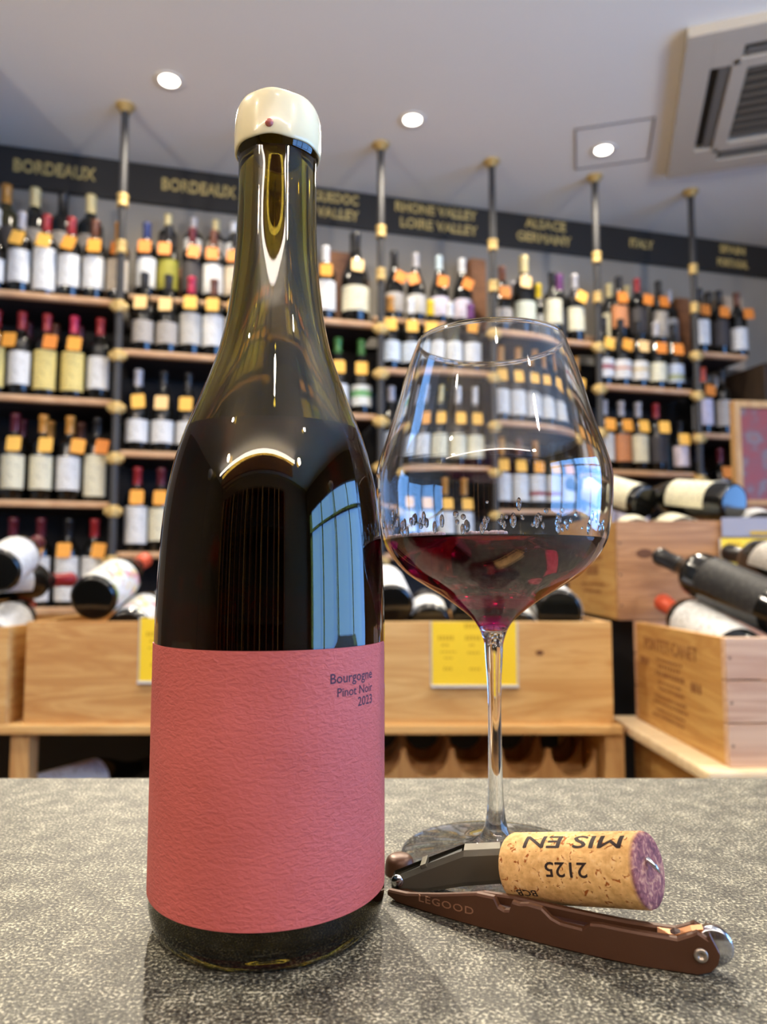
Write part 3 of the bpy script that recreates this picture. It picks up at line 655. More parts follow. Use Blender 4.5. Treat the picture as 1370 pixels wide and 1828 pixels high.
crA = crate('wine_crate', (-0.607, YF, ZB), 0, 0.475, 0.372, CH, 'open pine wine crate with yellow price card left of the large bottle', [M_PINE], M_PINEY)
crB = crate('wine_crate', (-0.09, YF, ZB), 0, 0.478, 0.372, CH, 'open pine wine crate with yellow price card behind the wine glass stem', [M_PINE2], M_PINEY)
crZ = crate('wine_crate', (-1.112, YF - 0.01, ZB), 0, 0.480, 0.372, CH - 0.008, 'open pine wine crate cut by the left picture edge', [M_PINE2], M_PINEY)
crC = crate('wine_crate', (0.442, 1.38, -0.0915 + ZC), -0.02, 0.50, 0.40, 0.187, 'raised pine wine crate with a dark knot, right of the glass', [M_PINE3], M_PINEY)
crD = crate('wine_crate', (0.464, 1.00, -0.262 + ZC), 0.03, 0.46, 0.335, 0.172, 'pine wine crate with stamped side and three-plank end at lower right', [M_PINEP], M_PINEP, planks=3)
# D: stamped left side
for ch in list(crD.children):
    if ch.name.startswith('side_panel') and ch.data.vertices[0].co.x < 0.1:
        ch.data.materials.clear(); ch.data.materials.append(M_PINEY); ch['label'] = 'yellowish side panel with brown stamped lettering'
nail_me = lathe([(0, -0.0008), (0.0022, -0.0008), (0.0025, 0), (0, 0.0)], 10)
for z in (0.028, 0.085, 0.145):
    link('nail', nail_me, M_BLACK, crD, loc=(0.006, 0.0, z), rot=(-PI / 2 + PI, 0, 0))
    link('nail', nail_me, M_BLACK, crC, loc=(0.006, 0.0, z), rot=(PI / 2, 0, 0))
def stamp(me, x, y, z, parent=crD, name='stamped_lettering'):
    # text lies in its x-y plane -> crate side plane (-x face): text right = -y.. seen from the left, far end is the text start
    for v in me.vertices:
        a_, b_, c_ = v.co; v.co = (-c_ - 0.0004, -a_, b_)
    return link(name, me, M_STAMP, parent, loc=(x, y, z))
t1 = text_me('PONTET-CANET', 0.030, 0.0003); xs = [v.co.x for v in t1.vertices]; w_ = max(xs) - min(xs)
for v in t1.vertices: v.co.x *= 0.20 / w_
stamp(t1, 0, 0.185, 0.138)['label'] = 'brown stamped letters reading PONTET-CANET'
bars = []
for (a_, b_, w2, h2) in ((0.0, 0.116, 0.10, 0.004), (0.0, 0.106, 0.085, 0.006), (0.0, 0.094, 0.11, 0.008), (0.0, 0.080, 0.09, 0.004), (0.005, 0.070, 0.10, 0.004),
                         (0.0, 0.056, 0.12, 0.004), (0.0, 0.046, 0.13, 0.004), (0.0, 0.034, 0.11, 0.003), (-0.01, 0.024, 0.12, 0.004), (-0.10, 0.108, 0.04, 0.012), (0.095, 0.090, 0.038, 0.014)):
    n = max(3, int(w2 / 0.010))
    for q in range(n):
        xx = a_ - w2 / 2 + (q + 0.1) * w2 / n
        bars.append((box_me(xx, xx + w2 / n * random.uniform(0.5, 0.8), b_ - h2 / 2, b_ + h2 / 2, 0, 0.0003), None))
st_ = stamp(join(bars), 0, 0.185, 0.0, name='stamped_marks'); st_['kind'] = 'stuff'
bars = []
for (a_, b_, w2, h2) in ((0.0, 0.12, 0.16, 0.012), (0.0, 0.095, 0.10, 0.02), (0.0, 0.065, 0.18, 0.006), (0.0, 0.05, 0.14, 0.006)):
    n = max(3, int(w2 / 0.016))
    for q in range(n):
        xx = a_ - w2 / 2 + (q + 0.1) * w2 / n
        bars.append((box_me(xx, xx + w2 / n * random.uniform(0.5, 0.8), b_ - h2 / 2, b_ + h2 / 2, 0, 0.0003), None))
st_ = stamp(join(bars), 0, 0.18, 0.0, parent=crC, name='stamped_marks'); st_['kind'] = 'stuff'
# knots
def knot(parent, x, z, r, name='knot'):
    me = lathe([(0, -0.0006), (r * 0.55, -0.0006), (r * 0.6, 0.0002), (0, 0.0002)], 18, smooth=False)
    o = link(name, me, plain('knot_wood', (104, 66, 40), 0.7, noise=0.25, scale=200), parent, loc=(x, 0.0, z), rot=(PI / 2 + PI, 0, 0)); o.scale = (1.7, 1, 1)
knot(crC, 0.052, 0.125, 0.016); knot(crB, 0.355, 0.118, 0.007)

# supports under the crates
st1 = empty('display_stand', (-0.60, YF, 0)); tag(st1, 'pine display stand with ledge and scooped bottle rack carrying the front crates', 'stand')
LZ = ZB
link('ledge', box_me(-0.53, 1.000, -0.012, 0.375, LZ - 0.016, LZ, 0.003), M_PINE2, st1)
for x in (-0.015, 0.985, -0.50, 0.47):
    link('post', box_me(x - 0.012, x + 0.02, 0.0, 0.035, 0, LZ - 0.0165, 0.002), M_PINEV, st1)
link('side_cheek', box_me(0.974, 0.998, 0.036, 0.34, 0.0, LZ - 0.0165, 0.002), M_PINEY, st1)
link('back_panel', box_me(-0.53, 1.0, 0.36, 0.375, 0, LZ - 0.0165), M_BLACK, st1)
# scooped rack bar
def scoop_bar(n, pitch, r, h, y0, y1):
    pts = [(0, 0)]
    x = 0.0
    for k in range(n):
        c = x + pitch / 2
        for q in range(11):
            a_ = PI - PI * q / 10
            pts.append((c + (pitch / 2 - 0.004) * math.cos(a_), h - (r) * math.sin(a_)))
        x += pitch
    pts += [(x, h), (x, 0)]
    return prism(pts, y0, y1)
RT = -0.307 + ZC
sb = link('scooped_rack', scoop_bar(6, 0.0835, 0.046, 0.060, 0, 0.012), M_PINEV, st1, loc=(0.468, 0.040, RT - 0.060))
for k in range(2):
    link('scooped_rack', sb.data, None, st1, loc=(0.468, 0.13 + 0.09 * k, RT - 0.060))
link('rack_shelf', box_me(0.468, 0.970, 0.036, 0.30, RT - 0.078, RT - 0.0605, 0.002), M_PINE2, st1)
# right stack below crate D
st2 = empty('stacked_crate', (0.46, 1.0, 0)); tag(st2, 'closed pine crate with pale lid board under the stamped crate', 'crate')
DZ = -0.262 + ZC
link('lid_board', box_me(-0.035, 0.50, -0.02, 0.36, DZ - 0.018, DZ - 0.0003, 0.005), wood('pale_board', (244, 226, 190), (222, 196, 152), 2, 0, 0.5), st2, rot=(0, 0, 0.03))
link('front_panel', box_me(0.0, 0.46, 0, 0.012, DZ - 0.40, DZ - 0.0185), M_PINEP, st2, rot=(0, 0, 0.03))
link('side_panel', box_me(0.0, 0.012, 0.0125, 0.335, DZ - 0.40, DZ - 0.0185), M_PINEY, st2, rot=(0, 0, 0.03))
link('side_panel', box_me(0.448, 0.46, 0.0125, 0.335, DZ - 0.40, DZ - 0.0185), M_PINEY, st2, rot=(0, 0, 0.03))
link('base', box_me(0.0, 0.46, 0, 0.335, 0, DZ - 0.4005), M_BLACK, st2, rot=(0, 0, 0.03))
st3 = link('crate_stand', join([(box_me(0.48, 0.94, 1.40, 1.74, 0.0, -0.0915 + ZC - 0.0003, 0.003), None)]), M_BLACK); tag(st3, 'black stand carrying the raised crate with the knot', 'stand')

# yellow price cards
def price_card(loc, label, w=0.143, h=0.105, rot=0.0, tilt=0.0):
    e = empty('price_sign', loc, (tilt, 0, rot)); tag(e, label, 'sign', 'yellow price cards on the crates')
    link('card', box_me(0, w, -0.0022, -0.0008, 0, h), M_YEL, e)
    link('holder', join([(box_me(-0.003, w + 0.003, -0.006, 0.0, -0.005, -0.0003, 0.001), None), (box_me(-0.003, w + 0.003, -0.0006, 0.0, 0, h, 0), None)]), M_CLEAR, e)
    L2 = []
    for (x, z, ww, hh) in ((0.055, 0.094, 0.042, 0.008), (0.010, 0.074, 0.028, 0.008), (0.056, 0.074, 0.028, 0.008), (0.016, 0.064, 0.014, 0.004), (0.063, 0.064, 0.010, 0.004),
                           (0.014, 0.053, 0.028, 0.003), (0.060, 0.051, 0.022, 0.004), (0.020, 0.043, 0.016, 0.003), (0.019, 0.024, 0.016, 0.005), (0.063, 0.024, 0.020, 0.004)):
        n = max(2, int(ww / 0.005))
        for q in range(n):
            L2.append((box_me(x + q * ww / n, x + (q + 0.7) * ww / n, -0.0024, -0.0021, z, z + hh), None))
    o = link('print', join(L2), M_YEL2, e); o['kind'] = 'stuff'
    return e
p = at_y(772, 1222, YF - 0.001); price_card((p.x, YF - 0.0005, p.z), 'yellow price card on the crate behind the wine glass stem')
p = at_y(249, 1215, YF - 0.001); price_card((p.x, YF - 0.0005, p.z), 'yellow price card on the crate just left of the large bottle')
p = at_y(1289, 1024, 1.372); price_card((p.x, 1.3705, p.z - 0.022), 'yellow price card on the raised crate at right edge', w=0.16, h=0.088, rot=-0.02)
o = link('card_backing', box_me(0, 0.19, 0, 0.0012, 0, 0.036), plain('grey_blue_plastic', (150, 150, 160), 0.4, noise=0.02), loc=(at_y(1289, 960, 1.372).x, 1.3695, at_y(1289, 958, 1.372).z), rot=(0, 0, -0.02))
tag(o, 'grey-blue plastic strip above the yellow card on the raised crate', 'card holder')

# bottles lying in the crates
LIE = []
def lying(p0, p1, sh, cap, lab, label, group, face_dir=(0, -0.5, 1), lz=None, tg=None, wide=1.6):
    """bottle from its base at photo point p0 (x, y, distance) towards p1; the label faces face_dir"""
    a_ = at_y(*p0); z = (at_y(*p1) - a_).normalized(); f = Vector(face_dir)
    y = -(f - z * f.dot(z)).normalized(); x = y.cross(z)
    m = Matrix((x, y, z)).transposed()
    e = bottle(sh, a_, m.to_euler(), cap, lab, label, group, tg, lz=lz, wide=wide)
    pr = SHAPE[sh]['prof']; LIE.append((e, z, [(rad_at(pr, k * 0.0125 + 0.001), k * 0.0125) for k in range(1, 24)]))
    return e
GA = 'bottles lying in the left crates'; GB = 'bottles lying in the middle crate'; GC = 'bottles lying in the raised crate'; GD = 'bottles lying in the stamped crate'
lying((164, 1069, 1.285), (258, 1000, 1.57), G_, 'orange red', 'flowered', 'bottle with flowered white label lying base forward on top of the left crate', GA, (0.5, -0.5, 1), lz=(0.012, 0.13), wide=1.9)
lying((226, 1130, 1.31), (292, 1062, 1.60), G_, 'white', 'flowered', 'bottle with flowered white label sunk lower, right beside the large bottle', GA, (0.2, -0.5, 1), lz=(0.02, 0.13), wide=1.9)
lying((-75, 1062, 1.36), (112, 1052, 1.60), B_, 'red', 'white', 'bottle with bright red capsule pointing right beside the flowered label', GA, wide=1.9)
lying((-36, 1124, 1.27), (38, 1056, 1.55), B_, 'orange red', 'white', 'white-labelled bottle with orange-red capsule at the left picture edge, lower', GA, (0.2, -0.6, 1), lz=(0.01, 0.16), wide=2.2)
lying((-14, 1030, 1.30), (58, 978, 1.57), G_, 'dark red', 'white', 'white-labelled bottle at the left picture edge, uppermost', GA, (0.2, -1, 0.6), lz=(0.01, 0.13), wide=2.2)
lying((703, 1086, 1.285), (676, 1012, 1.55), G_, 'black', 'white', 'white-labelled bottle leaning between large bottle and glass', GB, (0.8, -0.4, 0.8), lz=(0.006, 0.13), wide=1.3)
lying((777, 1116, 1.30), (764, 1062, 1.59), G_, 'black', 'white', 'bottle with small white label lying below the left side of the bowl', GB, (-0.1, -0.4, 1), lz=(0.02, 0.10), wide=0.9)
lying((846, 1108, 1.285), (838, 1070, 1.58), G_, 'black', 'dark', 'dark bottle lying base forward directly behind the stem top', GB, lz=(0.03, 0.10))
lying((923, 1124, 1.295), (905, 1080, 1.58), G_, 'black', 'white', 'white-labelled bottle lying just right of the stem top', GB, (0.5, -0.5, 1), lz=(0.006, 0.12), wide=1.7)
lying((990, 1097, 1.285), (962, 1064, 1.58), G_, 'black', 'white', 'dark bottle lying base forward at right end of the middle crate', GB, (1, -0.2, 0.2), lz=(0.006, 0.12), wide=1.4)
lying((1131, 957, 1.425), (1112, 938, 1.70), G_, 'cream', 'cream', 'pale-labelled bottle at the left end of the raised crate', GC, lz=(0.006, 0.13), wide=2.0)
lying((1206, 956, 1.425), (1160, 936, 1.70), G_, 'cream', 'cream', 'pale-labelled bottle in the middle of the raised crate', GC, (0, -0.5, 1), lz=(0.006, 0.13), wide=2.0)
lying((1155, 905, 1.58), (1090, 885, 1.68), 'half', 'black', 'cream', 'small pale-labelled bottle behind the two pale ones in the raised crate', GC, lz=(0.02, 0.12), wide=2.0)
lying((1312, 902, 1.46), (1136, 886, 1.70), G_, 'black', 'cream', 'white-labelled bottle lying crosswise on top of the raised crate', GC, (-0.1, -0.8, 1), lz=(0.045, 0.145), wide=1.6)
lying((1362, 948, 1.43), (1330, 930, 1.70), G_, 'white', 'white', 'pale-labelled bottle in the raised crate at the right picture edge', GC, (0, -0.5, 1), lz=(0.006, 0.13), wide=2.0)
lying((1420, 1104, 1.065), (1216, 1010, 1.29), B_, 'black', 'black', 'black bottle leaning with its neck to the upper left over the stamped crate', GD, (0, -1, 0.5), lz=(0.03, 0.16), wide=1.4)
lying((1342, 1168, 1.065), (1206, 1078, 1.31), B_, 'orange red', 'white', 'white-labelled bottle with orange-red capsule lying in the stamped crate', GD, (-0.3, -0.6, 1), lz=(0.03, 0.175), wide=2.0)
lying((1475, 1050, 1.06), (1325, 1004, 1.29), B_, 'black', 'grey', 'grey-labelled bottle behind the black one over the stamped crate', GD, (0, -1, 0.8), lz=(0.03, 0.16), wide=1.5)
lying((52, 1428, 1.33), (215, 1380, 1.50), G_, 'black', 'pale blue', 'pale-labelled bottle lying under the ledge of the left crate', 'bottles lying under the ledge', (0.2, -0.5, 1), lz=(0.006, 0.14), wide=2.4)

for _ in range(60):              # let the lying bottles settle clear of each other
    moved = False
    for i in range(len(LIE)):
        for j in range(i + 1, len(LIE)):
            (e1_, z1, s1), (e2_, z2, s2) = LIE[i], LIE[j]
            if (e1_.location - e2_.location).length > 0.6: continue
            best = 0; bd = None
            for r1, h1 in s1:
                p1 = e1_.location + z1 * h1
                for r2, h2 in s2:
                    dv = p1 - (e2_.location + z2 * h2); dl = dv.length
                    if r1 + r2 + 0.0008 - dl > best: best = r1 + r2 + 0.0008 - dl; bd = dv / max(dl, 1e-6)
            if bd is not None:
                e1_.location += bd * best * 0.5; e2_.location -= bd * best * 0.5; moved = True
                for e_ in (e1_, e2_):
                    g_ = e_.get('group')
                    if g_ == GC: e_.location.x = max(e_.location.x, 0.4985); e_.location.y = max(e_.location.y, 1.412)
                    elif g_ == GD: e_.location.x = max(e_.location.x, 0.519); e_.location.y = max(e_.location.y, 1.045)
                    elif g_ in (GA, GB): e_.location.y = max(e_.location.y, 1.28)
    if not moved: break

# ================================================================== COUNTER
def stone():
    m, nt, b = newmat('counter_stone'); tc = nt.nodes.new('ShaderNodeTexCoord')
    n1 = nt.nodes.new('ShaderNodeTexNoise'); n1.inputs['Scale'].default_value = 880; n1.inputs['Detail'].default_value = 4; n1.inputs['Roughness'].default_value = 0.6
    n2 = nt.nodes.new('ShaderNodeTexNoise'); n2.inputs['Scale'].default_value = 90; n2.inputs['Detail'].default_value = 4
    v = nt.nodes.new('ShaderNodeTexVoronoi'); v.inputs['Scale'].default_value = 480
    for n in (n1, n2, v): nt.links.new(tc.outputs['Object'], n.inputs['Vector'])
    a1 = nt.nodes.new('ShaderNodeMath'); a1.operation = 'MULTIPLY_ADD'; a1.inputs[1].default_value = 0.30; nt.links.new(n2.outputs['Fac'], a1.inputs[0]); nt.links.new(n1.outputs['Fac'], a1.inputs[2])
    col = ramp(nt, a1.outputs[0], [(0.50, (24, 23, 20)), (0.62, (62, 60, 52)), (0.70, (92, 90, 78)), (0.80, (168, 165, 146))])
    nt.links.new(col, b.inputs['Base Color'])
    b.inputs['Roughness'].default_value = 0.5; b.inputs['Specular IOR Level'].default_value = 0.35
    bp = nt.nodes.new('ShaderNodeBump'); bp.inputs['Strength'].default_value = 0.8; bp.inputs['Distance'].default_value = 0.0005
    nt.links.new(a1.outputs[0], bp.inputs['Height']); nt.links.new(bp.outputs['Normal'], b.inputs['Normal'])
    return m
ctr = empty('counter', (0, 0, 0)); tag(ctr, 'dark grey speckled stone counter in the foreground', 'counter')
link('stone_top', box_me(-1.3, 1.5, -0.12, 0.4365, 0.96, 1.0, 0.0015), stone(), ctr).cycles.is_caustics_receiver = True
link('counter_body', box_me(-1.25, 1.45, -0.05, 0.38, 0.0, 0.9598), M_DARK, ctr)

# ================================================================== THE LARGE BOTTLE
BX, BY = -0.0401, 0.2645
PH = math.atan2(BX, BY)                         # bearing of the bottle from the camera
bot = empty('wine_bottle', (BX, BY, 1.0)); tag(bot, 'large dark olive wine bottle with coral paper label and cream wax top', 'bottle')
outer = [(0.0, 0.010), (0.012, 0.008), (0.024, 0.003), (0.031, 0.0006), (0.0345, 0.0), (0.0370, 0.0010), (0.0390, 0.0036), (0.0402, 0.0080), (0.0405, 0.014), (0.0406, 0.045), (0.0406, 0.0947),
         (0.0403, 0.108), (0.0397, 0.1235), (0.0387, 0.1385), (0.0366, 0.1530), (0.0328, 0.1675), (0.0272, 0.1822), (0.0217, 0.1971), (0.0191, 0.2074), (0.0174, 0.2168), (0.0157, 0.2317), (0.0149, 0.2465), (0.0146, 0.2666), (0.0147, 0.2740)]
oc = catmull(outer, 4)
lipp = [(0.0151, 0.2750), (0.0154, 0.2762), (0.0155, 0.2800), (0.0154, 0.2850), (0.0150, 0.2870), (0.0140, 0.2880), (0.0105, 0.2880)]
inner = [(0.0095, 0.2875), (0.0093, 0.2700), (0.0098, 0.2465), (0.0110, 0.2317), (0.0132, 0.2168), (0.0152, 0.2074), (0.0180, 0.1971), (0.0237, 0.1822), (0.0295, 0.1675), (0.0334, 0.1530), (0.0356, 0.1385), (0.0367, 0.1235), (0.0373, 0.108), (0.0376, 0.0947), (0.0376, 0.045), (0.0376, 0.011), (0.0355, 0.0056), (0.031, 0.0045), (0.018, 0.0100), (0.0, 0.0150)]
ic = catmull(inner, 4)
def bottle_glass_mat():
    m, nt, b = newmat('olive_bottle_glass')
    b.inputs['Base Color'].default_value = (0.38, 0.31, 0.042, 1); b.inputs['Transmission Weight'].default_value = 1.0
    b.inputs['Roughness'].default_value = 0.0; b.inputs['IOR'].default_value = 1.52
    return m
link('bottle_glass', lathe(oc + lipp + ic, 96), bottle_glass_mat(), bot)
def wine_mat(name, dens, rough=0.0):
    m, nt, b = newmat(name); out = nt.nodes['Material Output']; nt.nodes.remove(b)
    g = nt.nodes.new('ShaderNodeBsdfGlass'); g.inputs['IOR'].default_value = 1.34; g.inputs['Color'].default_value = (1, 1, 1, 1); g.inputs['Roughness'].default_value = rough
    v = nt.nodes.new('ShaderNodeVolumeAbsorption'); v.inputs['Color'].default_value = (0.88, 0.02, 0.74, 1); v.inputs['Density'].default_value = dens
    nt.links.new(g.outputs[0], out.inputs['Surface']); nt.links.new(v.outputs[0], out.inputs['Volume']); return m
WL = 0.1705
wp = [(0.0, 0.0147)]
for (r, z) in ic[::-1]:
    if z < WL and r > 0.001: wp.append((r + 0.0003, z - 0.0001 if z < 0.02 else z))
rw = rad_at([(r, z) for r, z in ic[::-1]], WL)
wp += [(rw + 0.0003, WL), (rw - 0.0008, WL - 0.0004), (0, WL - 0.0005)]
wn = link('wine', lathe(wp, 96, sharp=50), wine_mat('bottled_wine', 420), loc=(BX, BY, 1.0)); tag(wn, 'dark red wine filling the large bottle up to its shoulder', 'wine')

# coral label with texture
def coral():
    m, nt, b = newmat('coral_paper'); tc = nt.nodes.new('ShaderNodeTexCoord')
    n = nt.nodes.new('ShaderNodeTexNoise'); n.inputs['Scale'].default_value = 28; n.inputs['Detail'].default_value = 2; nt.links.new(tc.outputs['Object'], n.inputs['Vector'])
    nt.links.new(ramp(nt, n.outputs['Fac'], [(0.3, (176, 84, 78)), (0.7, (188, 93, 88))]), b.inputs['Base Color'])
    mp = nt.nodes.new('ShaderNodeMapping'); mp.inputs['Scale'].default_value = (1, 1, 2.0); nt.links.new(tc.outputs['Object'], mp.inputs['Vector'])
    n2 = nt.nodes.new('ShaderNodeTexNoise'); n2.inputs['Scale'].default_value = 420; n2.inputs['Detail'].default_value = 4; n2.inputs['Distortion'].default_value = 0.6; nt.links.new(mp.outputs['Vector'], n2.inputs['Vector'])
    bp = nt.nodes.new('ShaderNodeBump'); bp.inputs['Strength'].default_value = 0.75; bp.inputs['Distance'].default_value = 0.0006; nt.links.new(n2.outputs['Fac'], bp.inputs['Height']); nt.links.new(bp.outputs['Normal'], b.inputs['Normal'])
    b.inputs['Roughness'].default_value = 0.62; b.inputs['Specular IOR Level'].default_value = 0.4; return m
LR = 0.0409
face = -PI / 2 - PH * 1.0                        # direction from bottle towards the camera
face = math.atan2(-BY, -BX)
l0, l1 = face - 1.50, face + 1.27
Z0, Z1 = 0.0139, 0.0958
def label_strip(r0, r1, z0, z1, a0, a1, seg=64, rad=0.0018):
    # rounded corners at the two ends
    vs, fs = [], []; cols = []
    cs = [a0 + (a1 - a0) * k / seg for k in range(seg + 1)]
    extra = [0, 0.12, 0.3, 0.6, 1.0]
    cs = sorted(set([a0 + e * rad / r1 for e in extra] + [a1 - e * rad / r1 for e in extra] + cs[2:-2]))
    for a_ in cs:
        d = min(a_ - a0, a1 - a_) * r1
        cut = rad - math.sqrt(max(rad * rad - max(rad - d, 0) ** 2, 0)) if d < rad else 0
        for (r, z) in ((r1, z0 + cut), (r1, z1 - cut), (r0, z1 - cut), (r0, z0 + cut)):
            vs.append((r * math.cos(a_), r * math.sin(a_), z))
    for k in range(len(cs) - 1):
        for q in range(4):
            fs.append([4 * k + q, 4 * k + (q + 1) % 4, 4 * k + 4 + (q + 1) % 4, 4 * k + 4 + q])
    fs.append([0, 1, 2, 3]); n = 4 * (len(cs) - 1); fs.append([n + 3, n + 2, n + 1, n])
    me = fix_normals(mesh(vs, fs, True)); me.set_sharp_from_angle(angle=0.6); return me
pl = link('paper_label', label_strip(0.04055, LR, Z0, Z1, l0, l1), coral(), bot); pl['label'] = 'coral textured paper label'
M_INK = plain('label_ink', (62, 26, 44), 0.6, noise=0)
def label_text(txt, right_px, py, hpx, wpx):
    me = strike(text_me(txt, 0.004, 0.0, sub=0.0012), 0.00005)
    # solve position on the cylinder from the measured right edge
    r = ray(right_px, py)
    # ray-cylinder
    ox, oy = -BX, -BY
    A_ = r.x ** 2 + r.y ** 2; B2 = 2 * (ox * r.x + oy * r.y); C2 = ox * ox + oy * oy - LR ** 2
    k = (-B2 - math.sqrt(B2 * B2 - 4 * A_ * C2)) / (2 * A_)
    P = r * k; ang = math.atan2(P.y - BY, P.x - BX); z = P.z + 0.12
    r2 = ray(right_px - wpx, py)
    A2 = r2.x ** 2 + r2.y ** 2; B3 = 2 * (ox * r2.x + oy * r2.y)
    k2 = (-B3 - math.sqrt(B3 * B3 - 4 * A2 * C2)) / (2 * A2); P2 = r2 * k2; ang2 = math.atan2(P2.y - BY, P2.x - BX)
    xs = [v.co.x for v in me.vertices]; ys = [v.co.y for v in me.vertices]
    w = max(xs) - min(xs); arc = (ang - ang2) * LR; sc_ = arc / w
    for v in me.vertices:
        x = (v.co.x - max(xs)) * sc_; a_ = ang + x / LR
        y = v.co.y * sc_ * 0.98
        v.co = ((LR + 0.00006) * math.cos(a_), (LR + 0.00006) * math.sin(a_), z + y)
    o = link('label_print', me, M_INK, pl); o['label'] = 'dark print reading ' + txt
    return z
label_text('Bourgogne', 664, 1202, 0, 74)
label_text('Pinot Noir', 664.5, 1226, 0, 62)
label_text('2023', 664, 1247, 0, 25)

# wax top
wax = plain('cream_wax', (236, 226, 184), 0.22, noise=0.02, scale=60, coat=0.5, bump=0.06, bscale=120)
wpf = [(0.0150, 0.2768), (0.0153, 0.2762), (0.0160, 0.2766), (0.0163, 0.2800), (0.0162, 0.2850), (0.0159, 0.2893), (0.0153, 0.2924), (0.0138, 0.2948), (0.0105, 0.2962), (0.005, 0.2967), (0, 0.2968)]
me = lathe(catmull(wpf, 4) + [(0.0, 0.2885), (0.0148, 0.2883), (0.01565, 0.2850), (0.01565, 0.2790)], 64, close=False)
for v in me.vertices:
    a_ = math.atan2(v.co.y, v.co.x); k = 0.0004 * math.sin(3 * a_ + 1) + 0.0003 * math.sin(7 * a_)
    if v.co.z < 0.2785: v.co.z += k * 0.7
    else: v.co.z += k * 0.8 * (v.co.z - 0.2785) / 0.02
wt = link('wax_top', me, wax, bot); wt['label'] = 'cream wax seal dipped over the mouth'
# small wax marks
def blob(r, loc, mat, parent, name, sc_=(1, 1, 1)):
    bm = bmesh.new(); bmesh.ops.create_icosphere(bm, subdivisions=2, radius=r); me = bpy.data.meshes.new('blob'); bm.to_mesh(me); bm.free()
    me.polygons.foreach_set('use_smooth', [True] * len(me.polygons)); o = link(name, me, mat, parent, loc=loc); o.scale = sc_; return o
fa = face - 0.20
blob(0.0016, (0.0160 * math.cos(fa), 0.0160 * math.sin(fa), 0.2800), plain('pink_wax', (190, 104, 92), 0.3, noise=0), bot, 'wax_drop')
blob(0.0009, (0.004 * math.cos(fa), 0.004 * math.sin(fa), 0.2970), M_BLACK, bot, 'wax_speck')

# ================================================================== THE WINE GLASS
GX, GY = 0.0475, 0.317
M_GLASS, nt, b_ = newmat('clear_glass'); out_ = nt.nodes['Material Output']; nt.nodes.remove(b_)
g_ = nt.nodes.new('ShaderNodeBsdfGlass'); g_.inputs['IOR'].default_value = 1.5; g_.inputs['Color'].default_value = (0.985, 0.99, 0.99, 1); g_.inputs['Roughness'].default_value = 0
nt.links.new(g_.outputs[0], out_.inputs['Surface'])
gl = empty('wine_glass', (GX, GY, 1.0)); tag(gl, 'tall clear stemmed wine glass with red wine standing behind the cork', 'glass')
go = [(0.0040, 0.0890), (0.0050, 0.0925), (0.0066, 0.0962), (0.0098, 0.1003), (0.0158, 0.1051), (0.0227, 0.1099), (0.0300, 0.1142), (0.0375, 0.1192), (0.0440, 0.1262), (0.0482, 0.1338), (0.0501, 0.1430), (0.0509, 0.1540), (0.0508, 0.1615), (0.0494, 0.1680), (0.0462, 0.1778), (0.0426, 0.1890), (0.0387, 0.2032), (0.0362, 0.2110), (0.0324, 0.2214)]
gi = [(0.0, 0.0945), (0.0032, 0.0953), (0.0058, 0.0978), (0.0090, 0.1015), (0.0150, 0.1062), (0.0219, 0.1109), (0.0292, 0.1152), (0.0367, 0.1202), (0.0431, 0.1270), (0.0472, 0.1342), (0.0491, 0.1432), (0.0499, 0.1540), (0.0498, 0.1612), (0.0485, 0.1675), (0.0453, 0.1774), (0.0417, 0.1886), (0.0378, 0.2029), (0.0354, 0.2107), (0.0316, 0.2214)]
gic = catmull(gi, 4)
bowl_o = catmull(go, 4)
stem = catmull([(0.0402, 0.0012), (0.0395, 0.0021), (0.0360, 0.0027), (0.0280, 0.0038), (0.0160, 0.0056), (0.0085, 0.0080), (0.0055, 0.0115), (0.0042, 0.0160), (0.0035, 0.0220), (0.0031, 0.0320), (0.0028, 0.0590), (0.0030, 0.0720), (0.0036, 0.0816), (0.0040, 0.0890)], 4)[:-1]
foot = [(0.0, 0.0014), (0.015, 0.0010), (0.034, 0.0003), (0.0390, 0.0002), (0.0401, 0.0006)]
prof = foot + stem + bowl_o + [(0.0321, 0.2219), (0.0318, 0.2218)] + gic[::-1]
M_FOOT, nt, b_ = newmat('clear_glass_foot'); out_ = nt.nodes['Material Output']; nt.nodes.remove(b_)
g_ = nt.nodes.new('ShaderNodeBsdfGlass'); g_.inputs['IOR'].default_value = 1.45; t_ = nt.nodes.new('ShaderNodeBsdfTransparent'); t_.inputs['Color'].default_value = (0.985, 0.99, 0.99, 1)
mx_ = nt.nodes.new('ShaderNodeMixShader'); mx_.inputs['Fac'].default_value = 0.68
nt.links.new(t_.outputs[0], mx_.inputs[1]); nt.links.new(g_.outputs[0], mx_.inputs[2]); nt.links.new(mx_.outputs[0], out_.inputs['Surface'])
whole = lathe(prof, 128)
def slice_me(me, keep):
    bm = bmesh.new(); bm.from_mesh(me)
    bmesh.ops.delete(bm, geom=[f for f in bm.faces if not keep(f.calc_center_median())], context='FACES')
    m2 = bpy.data.meshes.new('slice'); bm.to_mesh(m2); bm.free(); return m2
isf = lambda c: c.z < 0.0062 and math.hypot(c.x, c.y) > 0.0001
for nm, kp, mt_ in (('bowl', lambda c: c.z > 0.0895, M_GLASS), ('stem', lambda c: 0.0062 <= c.z <= 0.0895, M_GLASS), ('foot', lambda c: c.z < 0.0062, M_FOOT)):
    link(nm, slice_me(whole, kp), mt_, gl).cycles.is_caustics_caster = nm != 'foot'
WZ = 0.1333
wp = [(r + (0.00022 if r > 0.0005 else 0), z - 0.00012) for r, z in gic if z < WZ]
rw = rad_at(gic, WZ)
wp += [(rw + 0.0002, WZ + 0.0006), (rw - 0.0002, WZ + 0.0003), (rw - 0.0010, WZ), (0, WZ)]
